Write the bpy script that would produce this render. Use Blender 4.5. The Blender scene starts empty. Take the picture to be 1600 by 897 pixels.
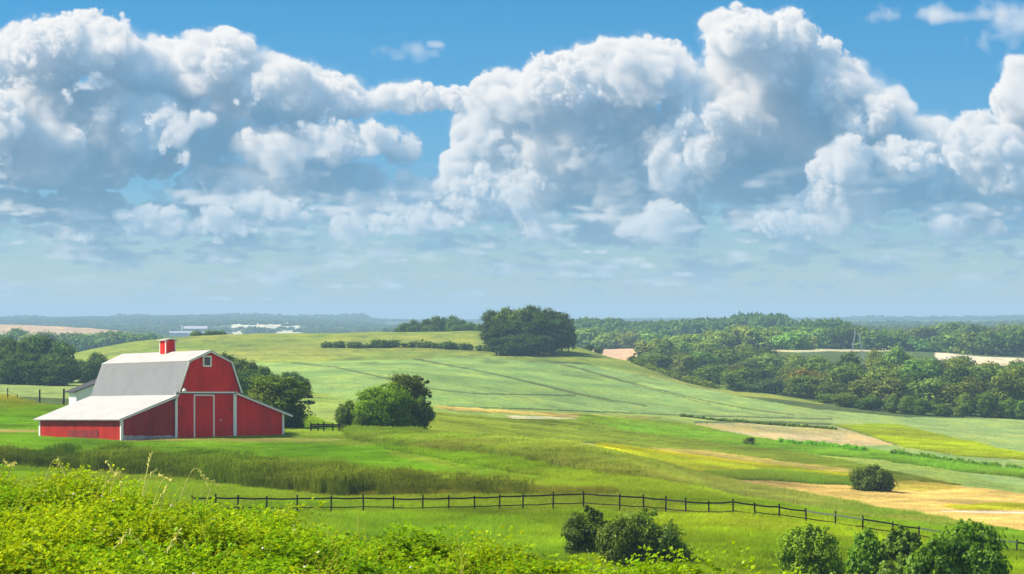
import bpy, bmesh, math, random, time
import numpy as np
from mathutils import Vector, noise as mnoise
T0 = time.time()
SC = bpy.context.scene
COL = SC.collection
F = 85.0/36.0*1600.0        # focal length in photo pixels
HY = 505.0                  # eye level row in the photo

# ------------------------------------------------------------------ camera
cam_d = bpy.data.cameras.new("camera"); cam = bpy.data.objects.new("camera", cam_d); COL.objects.link(cam)
cam.location = (0, 0, 0); cam.rotation_euler = (math.radians(90), 0, 0)
cam_d.lens = 85; cam_d.sensor_width = 36; cam_d.shift_y = (HY-448.5)/1600.0
cam_d.clip_start = 0.5; cam_d.clip_end = 90000
SC.camera = cam

# ------------------------------------------------------------------ light
EXPO = 0.72
SUN_DIR = Vector((-0.71, 0.02, 0.71)).normalized()      # towards the sun: left of the picture, a little beyond it
sd = bpy.data.lights.new("sun", 'SUN'); sun = bpy.data.objects.new("sun", sd); COL.objects.link(sun)
sd.energy = 4.9; sd.angle = math.radians(0.53); sd.color = (1.0, 0.93, 0.80)
sun.rotation_euler = (-SUN_DIR).to_track_quat('-Z', 'Y').to_euler()
W = bpy.data.worlds.new("World"); SC.world = W; W.use_nodes = True
nt = W.node_tree; nt.nodes.clear()
wo = nt.nodes.new('ShaderNodeOutputWorld'); wb = nt.nodes.new('ShaderNodeBackground')
sky = nt.nodes.new('ShaderNodeTexSky'); sky.sky_type = 'NISHITA'; sky.sun_disc = False
sky.sun_elevation = math.asin(SUN_DIR.z); sky.sun_rotation = math.atan2(SUN_DIR.x, SUN_DIR.y)
sky.air_density = 1.0; sky.dust_density = 0.6; sky.ozone_density = 2.0
wb.inputs[1].default_value = 0.12
# the clear blue of this sky deepens quickly above the horizon
tc = nt.nodes.new('ShaderNodeTexCoord'); sx = nt.nodes.new('ShaderNodeSeparateXYZ'); rp = nt.nodes.new('ShaderNodeValToRGB')
mx = nt.nodes.new('ShaderNodeMix'); mx.data_type = 'RGBA'; mx.blend_type = 'MULTIPLY'; mx.inputs[0].default_value = 1
rp.color_ramp.elements[0].position = 0.0; rp.color_ramp.elements[0].color = (0.58, 0.69, 0.78, 1)
rp.color_ramp.elements[1].position = 0.14; rp.color_ramp.elements[1].color = (0.085, 0.385, 0.60, 1)
e = rp.color_ramp.elements.new(0.06); e.color = (0.19, 0.42, 0.67, 1)
e = rp.color_ramp.elements.new(0.45); e.color = (1.0, 0.98, 0.88, 1)
nt.links.new(tc.outputs['Generated'], sx.inputs[0]); nt.links.new(sx.outputs['Z'], rp.inputs[0])
# ... on this side of the sky; behind the viewer it is paler and whiter
mr = nt.nodes.new('ShaderNodeMapRange'); mr.interpolation_type = 'SMOOTHSTEP'; mr.inputs[1].default_value = -0.1; mr.inputs[2].default_value = 0.75
m2 = nt.nodes.new('ShaderNodeMix'); m2.data_type = 'RGBA'; m2.inputs[6].default_value = (1.0, .93, .80, 1)
nt.links.new(sx.outputs['Y'], mr.inputs[0]); nt.links.new(mr.outputs[0], m2.inputs[0]); nt.links.new(rp.outputs[0], m2.inputs[7])
nt.links.new(sky.outputs[0], mx.inputs[6]); nt.links.new(m2.outputs[2], mx.inputs[7])
nt.links.new(mx.outputs[2], wb.inputs[0]); nt.links.new(wb.outputs[0], wo.inputs[0])
SC.view_settings.view_transform = 'Standard'; SC.view_settings.look = 'None'
SC.view_settings.exposure = EXPO; SC.view_settings.gamma = 1.0; SC.view_settings.use_curve_mapping = False
SC.cycles.max_bounces = 6; SC.cycles.diffuse_bounces = 2; SC.cycles.glossy_bounces = 2; SC.cycles.transmission_bounces = 3
SC.cycles.transparent_max_bounces = 8; SC.cycles.volume_bounces = 0
SC.cycles.use_denoising = True
SC.cycles.use_adaptive_sampling = True; SC.cycles.adaptive_threshold = 0.01

# ------------------------------------------------------------------ helpers
rnd = random.Random(11); rng = np.random.default_rng(11)
def tag(o, label=None, cat=None, group=None, kind=None):
    if label: o['label'] = label
    if cat: o['category'] = cat
    if group: o['group'] = group
    if kind: o['kind'] = kind
    return o
def empty(name, loc=(0,0,0), rz=0.0):
    o = bpy.data.objects.new(name, None); COL.objects.link(o); o.location = loc; o.rotation_euler = (0, 0, rz); o.empty_display_size = .3
    return o
def obj(name, me, m=None, parent=None, loc=None):
    o = bpy.data.objects.new(name, me); COL.objects.link(o)
    if m is not None and len(me.materials) == 0: me.materials.append(m)
    if parent is not None: o.parent = parent
    if loc is not None: o.location = loc
    return o
def np_mesh(name, V, faces, cols=None, smooth=False, attr="col"):
    """V (n,3); faces (m,k) with one k; cols (n,3) point colours"""
    me = bpy.data.meshes.new(name); V = np.ascontiguousarray(V, np.float32); faces = np.ascontiguousarray(faces, np.int32)
    n, (m, k) = len(V), faces.shape
    me.vertices.add(n); me.vertices.foreach_set('co', V.ravel())
    me.loops.add(m*k); me.loops.foreach_set('vertex_index', faces.ravel())
    me.polygons.add(m); me.polygons.foreach_set('loop_start', np.arange(0, m*k, k, dtype=np.int32))
    if smooth: me.polygons.foreach_set('use_smooth', np.ones(m, bool))
    me.update(calc_edges=True)
    if cols is not None:
        a = me.attributes.new(attr, 'FLOAT_COLOR', 'POINT'); c = np.ones((n, 4), np.float32); c[:, :3] = cols; a.data.foreach_set('color', c.ravel())
    return me
def lerp_tab(x, tab):
    return np.interp(x, [t[0] for t in tab], [t[1] for t in tab])

class MB:
    """collects boxes, bars, prisms and tubes as one mesh"""
    def __init__(s): s.v = []; s.f = []
    def poly(s, pts, faces):
        b = len(s.v); s.v += [tuple(p) for p in pts]; s.f += [tuple(b+i for i in q) for q in faces]
    def box(s, a, b):
        (x0,y0,z0),(x1,y1,z1) = a, b
        s.poly([(x0,y0,z0),(x1,y0,z0),(x1,y1,z0),(x0,y1,z0),(x0,y0,z1),(x1,y0,z1),(x1,y1,z1),(x0,y1,z1)],
               [(0,3,2,1),(4,5,6,7),(0,1,5,4),(1,2,6,5),(2,3,7,6),(3,0,4,7)])
    def prism(s, A, B):
        """A and B: matching rings of points"""
        n = len(A); s.poly(list(A)+list(B), [tuple(range(n))[::-1], tuple(range(n, 2*n))]+[(i,(i+1)%n,(i+1)%n+n,i+n) for i in range(n)])
    def bar(s, a, b, w, h=None, up=(0,0,1)):
        a = Vector(a); b = Vector(b); d = (b-a).normalized(); u = Vector(up)
        if abs(d.dot(u)) > .97: u = Vector((0,1,0))
        r = d.cross(u).normalized()*w/2; q = r.cross(d).normalized()*(h or w)/2
        s.prism([a-r-q, a+r-q, a+r+q, a-r+q], [b-r-q, b+r-q, b+r+q, b-r+q])
    def tube(s, pts, rad, n=7):
        rings = []
        for i, p in enumerate(pts):
            p = Vector(p); d = (Vector(pts[min(i+1, len(pts)-1)])-Vector(pts[max(i-1, 0)])).normalized()
            u = Vector((0,0,1)) if abs(d.z) < .9 else Vector((1,0,0)); r = d.cross(u).normalized(); q = r.cross(d)
            rings.append([p+(r*math.cos(2*math.pi*k/n)+q*math.sin(2*math.pi*k/n))*rad[i] for k in range(n)])
        b = len(s.v)
        for r_ in rings: s.v += [tuple(p) for p in r_]
        for i in range(len(rings)-1):
            for k in range(n): s.f.append((b+i*n+k, b+i*n+(k+1)%n, b+(i+1)*n+(k+1)%n, b+(i+1)*n+k))
        s.f.append(tuple(b+k for k in range(n))[::-1]); s.f.append(tuple(b+(len(rings)-1)*n+k for k in range(n)))
    def mesh(s, name, m=None, fix=True):
        me = bpy.data.meshes.new(name); me.from_pydata(s.v, [], s.f)
        if fix:
            bm = bmesh.new(); bm.from_mesh(me); bmesh.ops.recalc_face_normals(bm, faces=bm.faces); bm.to_mesh(me); bm.free()
        if m is not None: me.materials.append(m)
        return me
    def build(s, name, m, parent=None, bevel=0.0):
        o = obj(name, s.mesh(name, m), None, parent)
        if bevel:
            md = o.modifiers.new('bevel', 'BEVEL'); md.width = bevel; md.segments = 2; md.limit_method = 'ANGLE'
        return o

# ------------------------------------------------------------------ materials
def newmat(name):
    m = bpy.data.materials.new(name); m.use_nodes = True; n = m.node_tree; n.nodes.clear()
    o = n.nodes.new('ShaderNodeOutputMaterial'); return m, n, o
def N(n, t, **kw):
    q = n.nodes.new(t)
    for k, v in kw.items(): setattr(q, k, v)
    return q
def mixc(n, a, b, f, mode='MIX'):
    q = N(n, 'ShaderNodeMix', data_type='RGBA', blend_type=mode)
    for s, v in ((0, f), (6, a), (7, b)):
        if hasattr(v, 'node'): n.links.new(v, q.inputs[s])
        elif s: q.inputs[s].default_value = (*v, 1) if len(v) == 3 else v
        else: q.inputs[s].default_value = v
    return q.outputs[2]
def noise_tex(n, scale, detail=4, rough=.55, vec=None, dist=0.0):
    q = N(n, 'ShaderNodeTexNoise'); q.inputs['Scale'].default_value = scale; q.inputs['Detail'].default_value = detail
    q.inputs['Roughness'].default_value = rough; q.inputs['Distortion'].default_value = dist
    if vec is not None: n.links.new(vec, q.inputs['Vector'])
    return q.outputs['Fac']
def ramp(n, fac, lo, hi, a=0.0, b=1.0):
    q = N(n, 'ShaderNodeMapRange'); q.inputs[1].default_value = lo; q.inputs[2].default_value = hi
    q.inputs[3].default_value = a; q.inputs[4].default_value = b; n.links.new(fac, q.inputs[0]); return q.outputs[0]
def math_(n, op, a, b=0.0):
    q = N(n, 'ShaderNodeMath', operation=op)
    for i, v in ((0, a), (1, b)):
        if hasattr(v, 'node'): n.links.new(v, q.inputs[i])
        else: q.inputs[i].default_value = v
    return q.outputs[0]
def objco(n, scale=None):
    t = N(n, 'ShaderNodeTexCoord').outputs['Object']
    if scale:
        mp = N(n, 'ShaderNodeMapping'); mp.inputs['Scale'].default_value = scale; n.links.new(t, mp.inputs[0]); return mp.outputs[0]
    return t
def bsdf(n, out, col, rough=.7, metal=0.0, spec=.3, bumph=None, bstr=.3, bdist=.02):
    b = N(n, 'ShaderNodeBsdfPrincipled')
    if hasattr(col, 'node'): n.links.new(col, b.inputs['Base Color'])
    else: b.inputs['Base Color'].default_value = (*col, 1)
    if hasattr(rough, 'node'): n.links.new(rough, b.inputs['Roughness'])
    else: b.inputs['Roughness'].default_value = rough
    b.inputs['Metallic'].default_value = metal; b.inputs['Specular IOR Level'].default_value = spec
    if bumph is not None:
        bp = N(n, 'ShaderNodeBump'); bp.inputs['Strength'].default_value = bstr; bp.inputs['Distance'].default_value = bdist
        n.links.new(bumph, bp.inputs['Height']); n.links.new(bp.outputs[0], b.inputs['Normal'])
    n.links.new(b.outputs[0], out.inputs[0]); return b
def simple(name, col, rough=.7, metal=0.0, var=.15, scale=3.0, spec=.3):
    m, n, o = newmat(name); f = noise_tex(n, scale, 5, .6, objco(n))
    c = mixc(n, tuple(c*(1-var) for c in col), tuple(min(1, c*(1+var)) for c in col), f)
    bsdf(n, o, c, rough, metal, spec, f, .2, .01); return m
def leaf_mat(name, col, col2, transl=.35, inst=False, attr='tint', gloss=.0, warm=1.0):
    """leaf: colour runs between col and col2 by a tint that is darker lower down, with an overall shift per plant"""
    m, n, o = newmat(name)
    a = N(n, 'ShaderNodeAttribute'); a.attribute_name = attr
    oi = N(n, 'ShaderNodeObjectInfo')
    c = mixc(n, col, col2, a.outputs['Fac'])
    if inst:
        ia = N(n, 'ShaderNodeAttribute'); ia.attribute_type = 'INSTANCER'; ia.attribute_name = 'icol'
        c = mixc(n, c, ia.outputs['Color'], 1.0, 'MULTIPLY')
    else:
        h = N(n, 'ShaderNodeHueSaturation'); n.links.new(c, h.inputs['Color'])
        n.links.new(ramp(n, oi.outputs['Random'], 0, 1, .482, .518), h.inputs['Hue'])
        r2 = N(n, 'ShaderNodeMath', operation='FRACT'); n.links.new(math_(n, 'MULTIPLY', oi.outputs['Random'], 7.3), r2.inputs[0])
        n.links.new(ramp(n, r2.outputs[0], 0, 1, .80, 1.25), h.inputs['Value']); c = h.outputs[0]
        c = mixc(n, c, N_color(n, oi), 1.0, 'MULTIPLY')
    d = N(n, 'ShaderNodeBsdfDiffuse'); n.links.new(c, d.inputs[0])
    t = N(n, 'ShaderNodeBsdfTranslucent')
    tcol = mixc(n, c, (1.25*warm, 1.15, .45), 1.0, 'MULTIPLY'); n.links.new(tcol, t.inputs[0])
    ms = N(n, 'ShaderNodeMixShader'); ms.inputs[0].default_value = transl
    n.links.new(d.outputs[0], ms.inputs[1]); n.links.new(t.outputs[0], ms.inputs[2])
    s = ms.outputs[0]
    if gloss:
        g = N(n, 'ShaderNodeBsdfGlossy'); g.inputs['Roughness'].default_value = .45; g.inputs[0].default_value = (.9, .95, 1, 1)
        m2 = N(n, 'ShaderNodeMixShader'); m2.inputs[0].default_value = gloss
        n.links.new(s, m2.inputs[1]); n.links.new(g.outputs[0], m2.inputs[2]); s = m2.outputs[0]
    n.links.new(s, o.inputs[0]); return m
def N_color(n, oi): return oi.outputs['Color']
# ------------------------------------------------------------------ the lie of the land
def Z(py, D): return (HY-py)/F*D
CP = []   # (u, D, z): heights at columns of view
def col_(u, *pts):
    for D, z in pts: CP.append((u, D, z))
col_(0,   (120,-13.2),(160,-13.0),(200,-12.9),(230,-13.0),(265,-13.0),(320,-12.9),(352,-11.2),(420,-12.9),(520,-14.0),(620,-14.3),(800,-17),(1100,-20),(1500,-17),(2000,-13),(2400,-1.2),(2700,-6),(3400,-20),(4500,-3),(6000,10),(8000,12),(11000,10))
col_(200, (120,-13.2),(160,-13.0),(200,-13.1),(230,-13.05),(265,-13.0),(320,-12.9),(420,-13.2),(520,-14.0),(620,-14.3),(700,-11.0),(800,-8.8),(880,-6.9),(960,-9),(1100,-16),(1500,-20),(2000,-16),(2400,-8),(2700,-12),(3400,-20),(4500,-2),(6000,14),(8000,14),(11000,10))
col_(400, (120,-13.2),(160,-13.1),(200,-13.1),(230,-13.05),(265,-13.0),(320,-13.1),(420,-13.4),(480,-12.9),(560,-12.3),(720,-10.5),(800,-7.6),(900,-3.9),(1000,-7),(1200,-17),(1600,-22),(2400,-22),(3400,-18),(3900,-1),(4500,2),(6000,17),(8000,14),(11000,10))
col_(600, (120,-13.1),(160,-13.0),(200,-13.1),(230,-13.0),(265,-12.9),(310,-13.2),(370,-13.4),(480,-12.1),(600,-11.3),(690,-10.9),(780,-8.2),(900,-3.3),(1000,-7),(1200,-15),(1600,-20),(2400,-22),(3400,-18),(4500,-4),(6000,6),(8000,10),(11000,10))
col_(760, (120,-13.0),(160,-12.9),(200,-12.9),(235,-12.65),(262,-13.2),(300,-14.4),(400,-15.0),(530,-13.2),(700,-11.1),(790,-8.0),(900,-3.4),(1000,-8),(1200,-15),(1600,-18),(2400,-20),(3400,-14),(4500,-6),(6000,4),(8000,10),(11000,10))
col_(900, (120,-13.0),(160,-12.9),(200,-12.6),(228,-12.15),(250,-14.2),(300,-15.9),(400,-16.4),(480,-16.8),(560,-15.9),(700,-12.9),(850,-8.0),(900,-11),(960,-14),(1100,-14.6),(1300,-14.2),(1420,-17),(1800,-10),(2400,-14),(3400,-12),(4500,-6),(6000,6),(8000,10),(11000,10))
col_(1000,(120,-13.1),(160,-13.0),(190,-12.7),(212,-12.4),(240,-15.6),(300,-17.4),(390,-18.1),(480,-18.5),(580,-17.7),(680,-15.4),(760,-12.4),(830,-16),(950,-15.8),(1100,-14.6),(1300,-14),(1450,-14),(1700,-9),(2400,-14),(3400,-12),(4500,-4),(6000,8),(8000,10),(11000,10))
col_(1200,(110,-13.3),(145,-13.3),(165,-13.2),(176,-13.3),(212,-17.4),(270,-19.3),(310,-19.4),(385,-20.0),(500,-20.6),(570,-20.4),(655,-19.1),(700,-22),(860,-22),(980,-14),(1100,-12.4),(1250,-13.5),(1600,-10),(2400,-14),(3400,-12),(4500,-4),(6000,9),(8000,10),(11000,10))
col_(1400,(110,-14.0),(145,-14.4),(162,-14.5),(180,-15.1),(230,-18.8),(310,-20.2),(400,-20.7),(510,-21.7),(570,-22.3),(700,-23),(860,-22),(970,-14.2),(1100,-13.2),(1250,-14),(1600,-12),(2400,-14),(3400,-10),(4500,-2),(6000,9),(8000,10),(11000,10))
col_(1600,(110,-14.8),(145,-15.6),(168,-16.0),(200,-17.7),(300,-21.1),(430,-22.2),(560,-23.3),(700,-24),(860,-23),(970,-15.2),(1100,-15.5),(1250,-16),(1600,-13),(2400,-14),(3400,-10),(4500,-2),(6000,10),(8000,10),(11000,10))
_b = [c for c in CP if c[0] == 0]; _e = [c for c in CP if c[0] == 1600]
for uu in (-500, -1700): CP += [(uu, D, z) for _, D, z in _b]
for uu in (2100, 3400): CP += [(uu, D, z) for _, D, z in _e]
KU, KD = 1/330.0, 3.2
cp = np.array(CP, float); cx = np.stack([cp[:,0]*KU, np.log(cp[:,1])*KD], 1)
def tps(r2): return 0.5*r2*np.log(r2+1e-9)
_d2 = ((cx[:,None]-cx[None])**2).sum(-1); n_ = len(cx)
A_ = np.zeros((n_+3, n_+3)); A_[:n_,:n_] = tps(_d2)+np.eye(n_)*0.004; A_[:n_,n_] = 1; A_[:n_,n_+1:] = cx; A_[n_,:n_] = 1; A_[n_+1:,:n_] = cx.T
sol = np.linalg.solve(A_, np.concatenate([cp[:,2], np.zeros(3)]))
GU = np.linspace(-2000, 3700, 380); GL = np.linspace(math.log(60), math.log(12500), 420)
gx, gy = np.meshgrid(GU*KU, GL*KD); q = np.stack([gx.ravel(), gy.ravel()], 1); GZ = np.empty(len(q))
for i in range(0, len(q), 20000):
    b = q[i:i+20000]; d2 = ((b[:,None]-cx[None])**2).sum(-1); GZ[i:i+20000] = tps(d2)@sol[:n_]+sol[n_]+b@sol[n_+1:]
GZ = GZ.reshape(len(GL), len(GU))
def vnoise(x, y, s, seed=0):
    """smooth random field of feature size s"""
    r = np.random.default_rng(1000+seed).random((256, 256))*2-1
    X = x/s+31.7*seed; Y = y/s+17.3*seed; i = np.floor(X).astype(int); j = np.floor(Y).astype(int); fx = X-i; fy = Y-j
    fx = fx*fx*fx*(fx*(fx*6-15)+10); fy = fy*fy*fy*(fy*(fy*6-15)+10); i0, i1, j0, j1 = i%256, (i+1)%256, j%256, (j+1)%256
    return (r[i0,j0]*(1-fx)+r[i1,j0]*fx)*(1-fy)+(r[i0,j1]*(1-fx)+r[i1,j1]*fx)*fy
def fbm(x, y, s, o=4, seed=0, g=.5):
    t = 0; a = 1.0; n = 0
    for k in range(o): t = t+a*vnoise(x, y, s/2**k, seed+k); n += a; a *= g
    return t/n
def bank_edge(u): return lerp_tab(u, [(-600,40),(0,33),(350,29),(600,26),(900,22.5),(1200,19.5),(1400,17),(2200,13)])
def sst(a, b, x):
    t = np.clip((x-a)/(b-a), 0, 1); return t*t*(3-2*t)
def H(x, y):
    """ground height"""
    x = np.asarray(x, float); y = np.asarray(y, float); ys = np.maximum(y, 1.0)
    u = np.clip(800+F*x/ys, GU[0], GU[-1]-1); L = np.clip(np.log(ys), GL[0], GL[-1]-1e-6)
    a = (u-GU[0])/(GU[1]-GU[0]); b = (L-GL[0])/(GL[1]-GL[0]); i = np.minimum(a.astype(int), len(GU)-2); j = np.minimum(b.astype(int), len(GL)-2)
    fa = a-i; fb = b-j
    z = (GZ[j,i]*(1-fa)+GZ[j,i+1]*fa)*(1-fb)+(GZ[j+1,i]*(1-fa)+GZ[j+1,i+1]*fa)*fb
    z = np.where(ys < 70, np.minimum(z, -12.5), z)
    t = sst(bank_edge(u), 112, ys)
    zn = lerp_tab(u, [(0,-2.82),(300,-2.93),(600,-3.12),(900,-3.05),(1050,-2.98),(1200,-2.93),(1400,-2.95)])+0.08*fbm(x, y, 3.0, 3, 5)
    z = zn*(1-t)+z*t
    far = sst(60, 200, ys)
    z = z+fbm(x, y, 26, 3, 9)*.22*far*(1+ys/700)
    return z
def h1(x, y): return float(H(np.array([x]), np.array([y]))[0])
def ground(px, D):
    x = (px-800)/F*D; return Vector((x, D, h1(x, D)))
def pt(px, py, D): return Vector(((px-800)/F*D, D, Z(py, D)))

# ------------------------------------------------------------------ fields
def inpoly(px, py, poly):
    c = np.zeros(px.shape, bool); n = len(poly)
    for k in range(n):
        x0, y0 = poly[k]; x1, y1 = poly[(k+1) % n]
        if y0 == y1: continue
        m = ((y0 > py) != (y1 > py)); c ^= m & (px < (x1-x0)*(py-y0)/(y1-y0)+x0)
    return c
# (outline as seen from the hill, nearest D, farthest D, colour, second colour, plant height, edge wobble)
FIELDS = [
 # far country
 ([(-900,500),(0,503),(60,503),(150,508),(246,531),(200,536),(110,524),(-900,534)],1700,2900,(.50,.36,.24),(.40,.30,.19),0,2),
 ([(-900,523),(90,519),(205,522),(232,531),(190,538),(-900,534)],1500,2200,(.30,.28,.16),(.36,.30,.18),0,2),
 ([(362,505),(410,502),(465,505),(472,521),(362,522)],3300,4400,(.62,.60,.46),(.52,.52,.38),0,1),
 ([(925,540),(1034,545),(1034,566),(925,560)],925,1500,(.62,.40,.26),(.52,.36,.22),0,1),
 ([(1000,523),(1060,520),(1106,526),(1106,543),(1000,543)],1500,2100,(.30,.36,.16),(.24,.30,.12),0,1),
 ([(1205,543),(1240,541),(1330,541),(1395,545),(1400,549),(1300,549),(1250,551),(1205,549)],930,1500,(.50,.46,.26),(.36,.36,.2),0,1),
 ([(1460,546),(1476,551),(1530,557),(1600,560),(1700,562),(1700,572),(1475,572),(1461,556)],920,1400,(.66,.58,.42),(.56,.48,.34),0,1),
 # the hill behind the barn
 ([(-900,540),(100,552),(130,540),(290,520),(600,512),(762,512),(905,530),(1000,560),(1290,632),(1290,648),(1100,612),(1000,585),(905,566),(760,563),(640,566),(450,572),(380,600),(100,600)],620,1000,(.165,.24,.036),(.24,.28,.046),.0,3),
 ([(140,588),(-900,592),(-900,628),(0,618),(150,626)],395,640,(.20,.28,.075),(.24,.32,.08),.0,2),
 ([(-900,613),(0,620),(95,640),(95,652),(-900,655)],300,400,(.22,.27,.02),(.36,.36,.03),.9,3),
 ([(380,566),(470,567),(640,561),(760,557),(800,562),(860,566),(940,572),(1040,594),(1150,618),(1290,643),(1290,650),(1150,650),(950,643),(700,634),(640,646),(480,620),(430,600),(380,590)],380,760,(.185,.30,.078),(.235,.35,.095),.0,1.5),
 ([(380,600),(470,607),(560,628),(670,634),(900,643),(1150,648),(1290,643),(1420,652),(1620,660),(2600,680),(2600,800),(1600,780),(1300,720),(1000,660),(640,700),(380,700)],285,640,(.20,.29,.05),(.23,.31,.06),.0,1.5),
 ([(1040,645),(1290,641),(1420,652),(2600,670),(2600,800),(1610,766),(1400,716),(1100,660)],300,640,(.22,.32,.09),(.25,.34,.10),.0,1.5),
 ([(682,635),(760,640),(905,648),(1030,652),(1000,656),(900,654),(790,646),(690,641)],400,560,(.40,.34,.15),(.24,.27,.10),.2,2),
 ([(790,649),(905,653),(905,656),(800,655)],380,470,(.42,.40,.24),(.3,.33,.14),0,2),
 ([(640,642),(800,655),(905,657),(1000,675),(1100,682),(1330,722),(1400,750),(1200,738),(1000,702),(800,690),(640,686)],285,460,(.18,.245,.028),(.21,.27,.04),.2,1.5),
 ([(1060,661),(1180,660),(1300,664),(1360,682),(1402,696),(1320,696),(1200,690),(1120,678)],360,560,(.44,.35,.17),(.34,.32,.12),0,4),
 ([(905,650),(1000,656),(1080,664),(1150,680),(1240,694),(1350,702),(1430,716),(1430,722),(1320,714),(1150,696),(1000,680),(940,664),(905,657)],330,480,(.165,.31,.025),(.21,.34,.03),.35,2),
 ([(1306,664),(1400,664),(1500,688),(1610,713),(1610,720),(1500,712),(1420,700),(1370,684)],360,520,(.30,.37,.01),(.22,.31,.02),.3,2),
 ([(1395,714),(1500,728),(1620,741),(2600,800),(2600,812),(1620,749),(1500,737),(1395,722)],300,460,(.17,.32,.03),(.12,.26,.015),.6,2),
 ([(1010,699),(1100,705),(1240,723),(1330,734),(1330,741),(1200,733),(1060,715)],290,420,(.42,.36,.14),(.36,.33,.10),.15,2),
 ([(640,680),(800,688),(960,697),(1060,710),(1200,728),(1340,744),(1410,757),(1400,765),(1200,752),(1000,745),(800,720),(640,700)],225,400,(.56,.50,.004),(.24,.32,.010),.3,2.5),
 ([(1100,740),(1200,738),(1340,750),(1408,758),(1400,764),(1250,757),(1130,752)],240,360,(.14,.28,.015),(.18,.32,.02),.55,2),
 ([(786,684),(860,688),(935,694),(935,698),(850,695),(790,690)],262,360,(.66,.60,.48),(.6,.55,.45),0,.8),
 ([(1030,742),(1150,749),(1260,757),(1400,764),(1420,752),(1600,771),(2600,900),(2600,1100),(1600,850),(1440,830),(1200,792),(1060,762)],185,330,(.54,.43,.19),(.44,.36,.15),.12,3.5),
 ([(1360,764),(1330,757),(1390,752),(1430,752),(1500,764),(1420,768)],235,330,(.44,.36,.10),(.3,.3,.06),.2,2),
 ([(1480,792),(1560,788),(1660,789),(1660,796),(1500,798)],200,290,(.40,.40,.015),(.30,.34,.02),.25,1),
 ([(1462,798),(1560,798.5),(1660,800),(1660,803.5),(1540,803),(1470,801)],200,290,(.72,.58,.42),(.62,.5,.36),0,.6),
]
NEAR = [ # this side of the low crest, D < ~270
 ([(-900,600),(450,640),(540,676),(640,680),(760,684),(905,700),(1085,744),(1300,788),(1450,812),(1700,850),(2600,990),(2600,2400),(-900,2400)],60,345,(.13,.25,.010),(.19,.29,.014),.38,0),
 ([(-900,645),(0,652),(470,662),(540,680),(640,712),(850,748),(760,748),(560,728),(420,716),(200,712),(-100,705),(-900,700)],178,345,(.125,.27,.008),(.18,.31,.014),.16,3),
 ([(-900,668),(0,671),(62,672),(62,676),(0,677),(-900,676)],230,345,(.34,.30,.12),(.26,.26,.1),.05,1),
 ([(170,683),(300,686),(470,684),(480,688),(440,692),(300,690.5),(180,690)],240,300,(.30,.27,.12),(.16,.24,.03),.08,1.2),
 ([(440,672),(560,676),(620,690),(560,700),(470,690)],178,300,(.19,.30,.03),(.26,.32,.05),.3,3),
 ([(440,686),(520,684),(560,690),(500,694),(440,692)],200,320,(.30,.34,.10),(.2,.3,.04),.1,2),
 ([(590,700),(680,716),(760,734),(870,748),(840,752),(720,738),(610,712)],160,260,(.24,.30,.04),(.15,.27,.01),.12,2),
 ([(540,677),(640,678),(700,684),(905,697),(1085,741),(1200,766),(1320,789),(1450,812),(1560,835),(1320,812),(1150,775),(960,745),(800,716),(640,702),(560,690)],155,300,(.17,.25,.025),(.26,.29,.06),.95,5),
 # belt of tall growth between the lawn and the fence
 ([(-900,722),(0,722),(200,731),(350,743),(545,761),(700,764),(960,771),(960,776),(700,777),(545,779),(400,768),(300,752),(150,740),(0,731),(-900,729)],176,262,(.085,.14,.012),(.15,.17,.02),1.0,2),
 ([(1060,800),(1200,790),(1400,830),(1700,880),(2600,1000),(2600,2400),(900,2400),(900,830)],60,170,(.15,.27,.008),(.23,.31,.010),.38,6),
]
TRACKS = [([(645,561),(740,578),(800,590),(900,614),(960,626),(1010,634)],1.3,500,760),([(652,561),(745,579),(805,592),(905,617),(965,629)],1.0,500,760),
 ([(455,567),(520,573),(590,588),(660,606),(740,615),(900,618)],1.5,450,760),([(855,565),(900,574),(1000,602),(1100,626),(1180,641),(1240,648)],1.3,450,780),([(862,565),(910,578),(1010,607),(1110,632)],.9,450,780),
 ([(700,634),(900,642),(1100,650),(1300,655)],1.4,430,640),([(1305,664),(1340,675),(1370,684),(1402,696)],1.5,350,520),([(1085,660),(1200,659),(1302,663)],2.2,400,560)]
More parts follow.
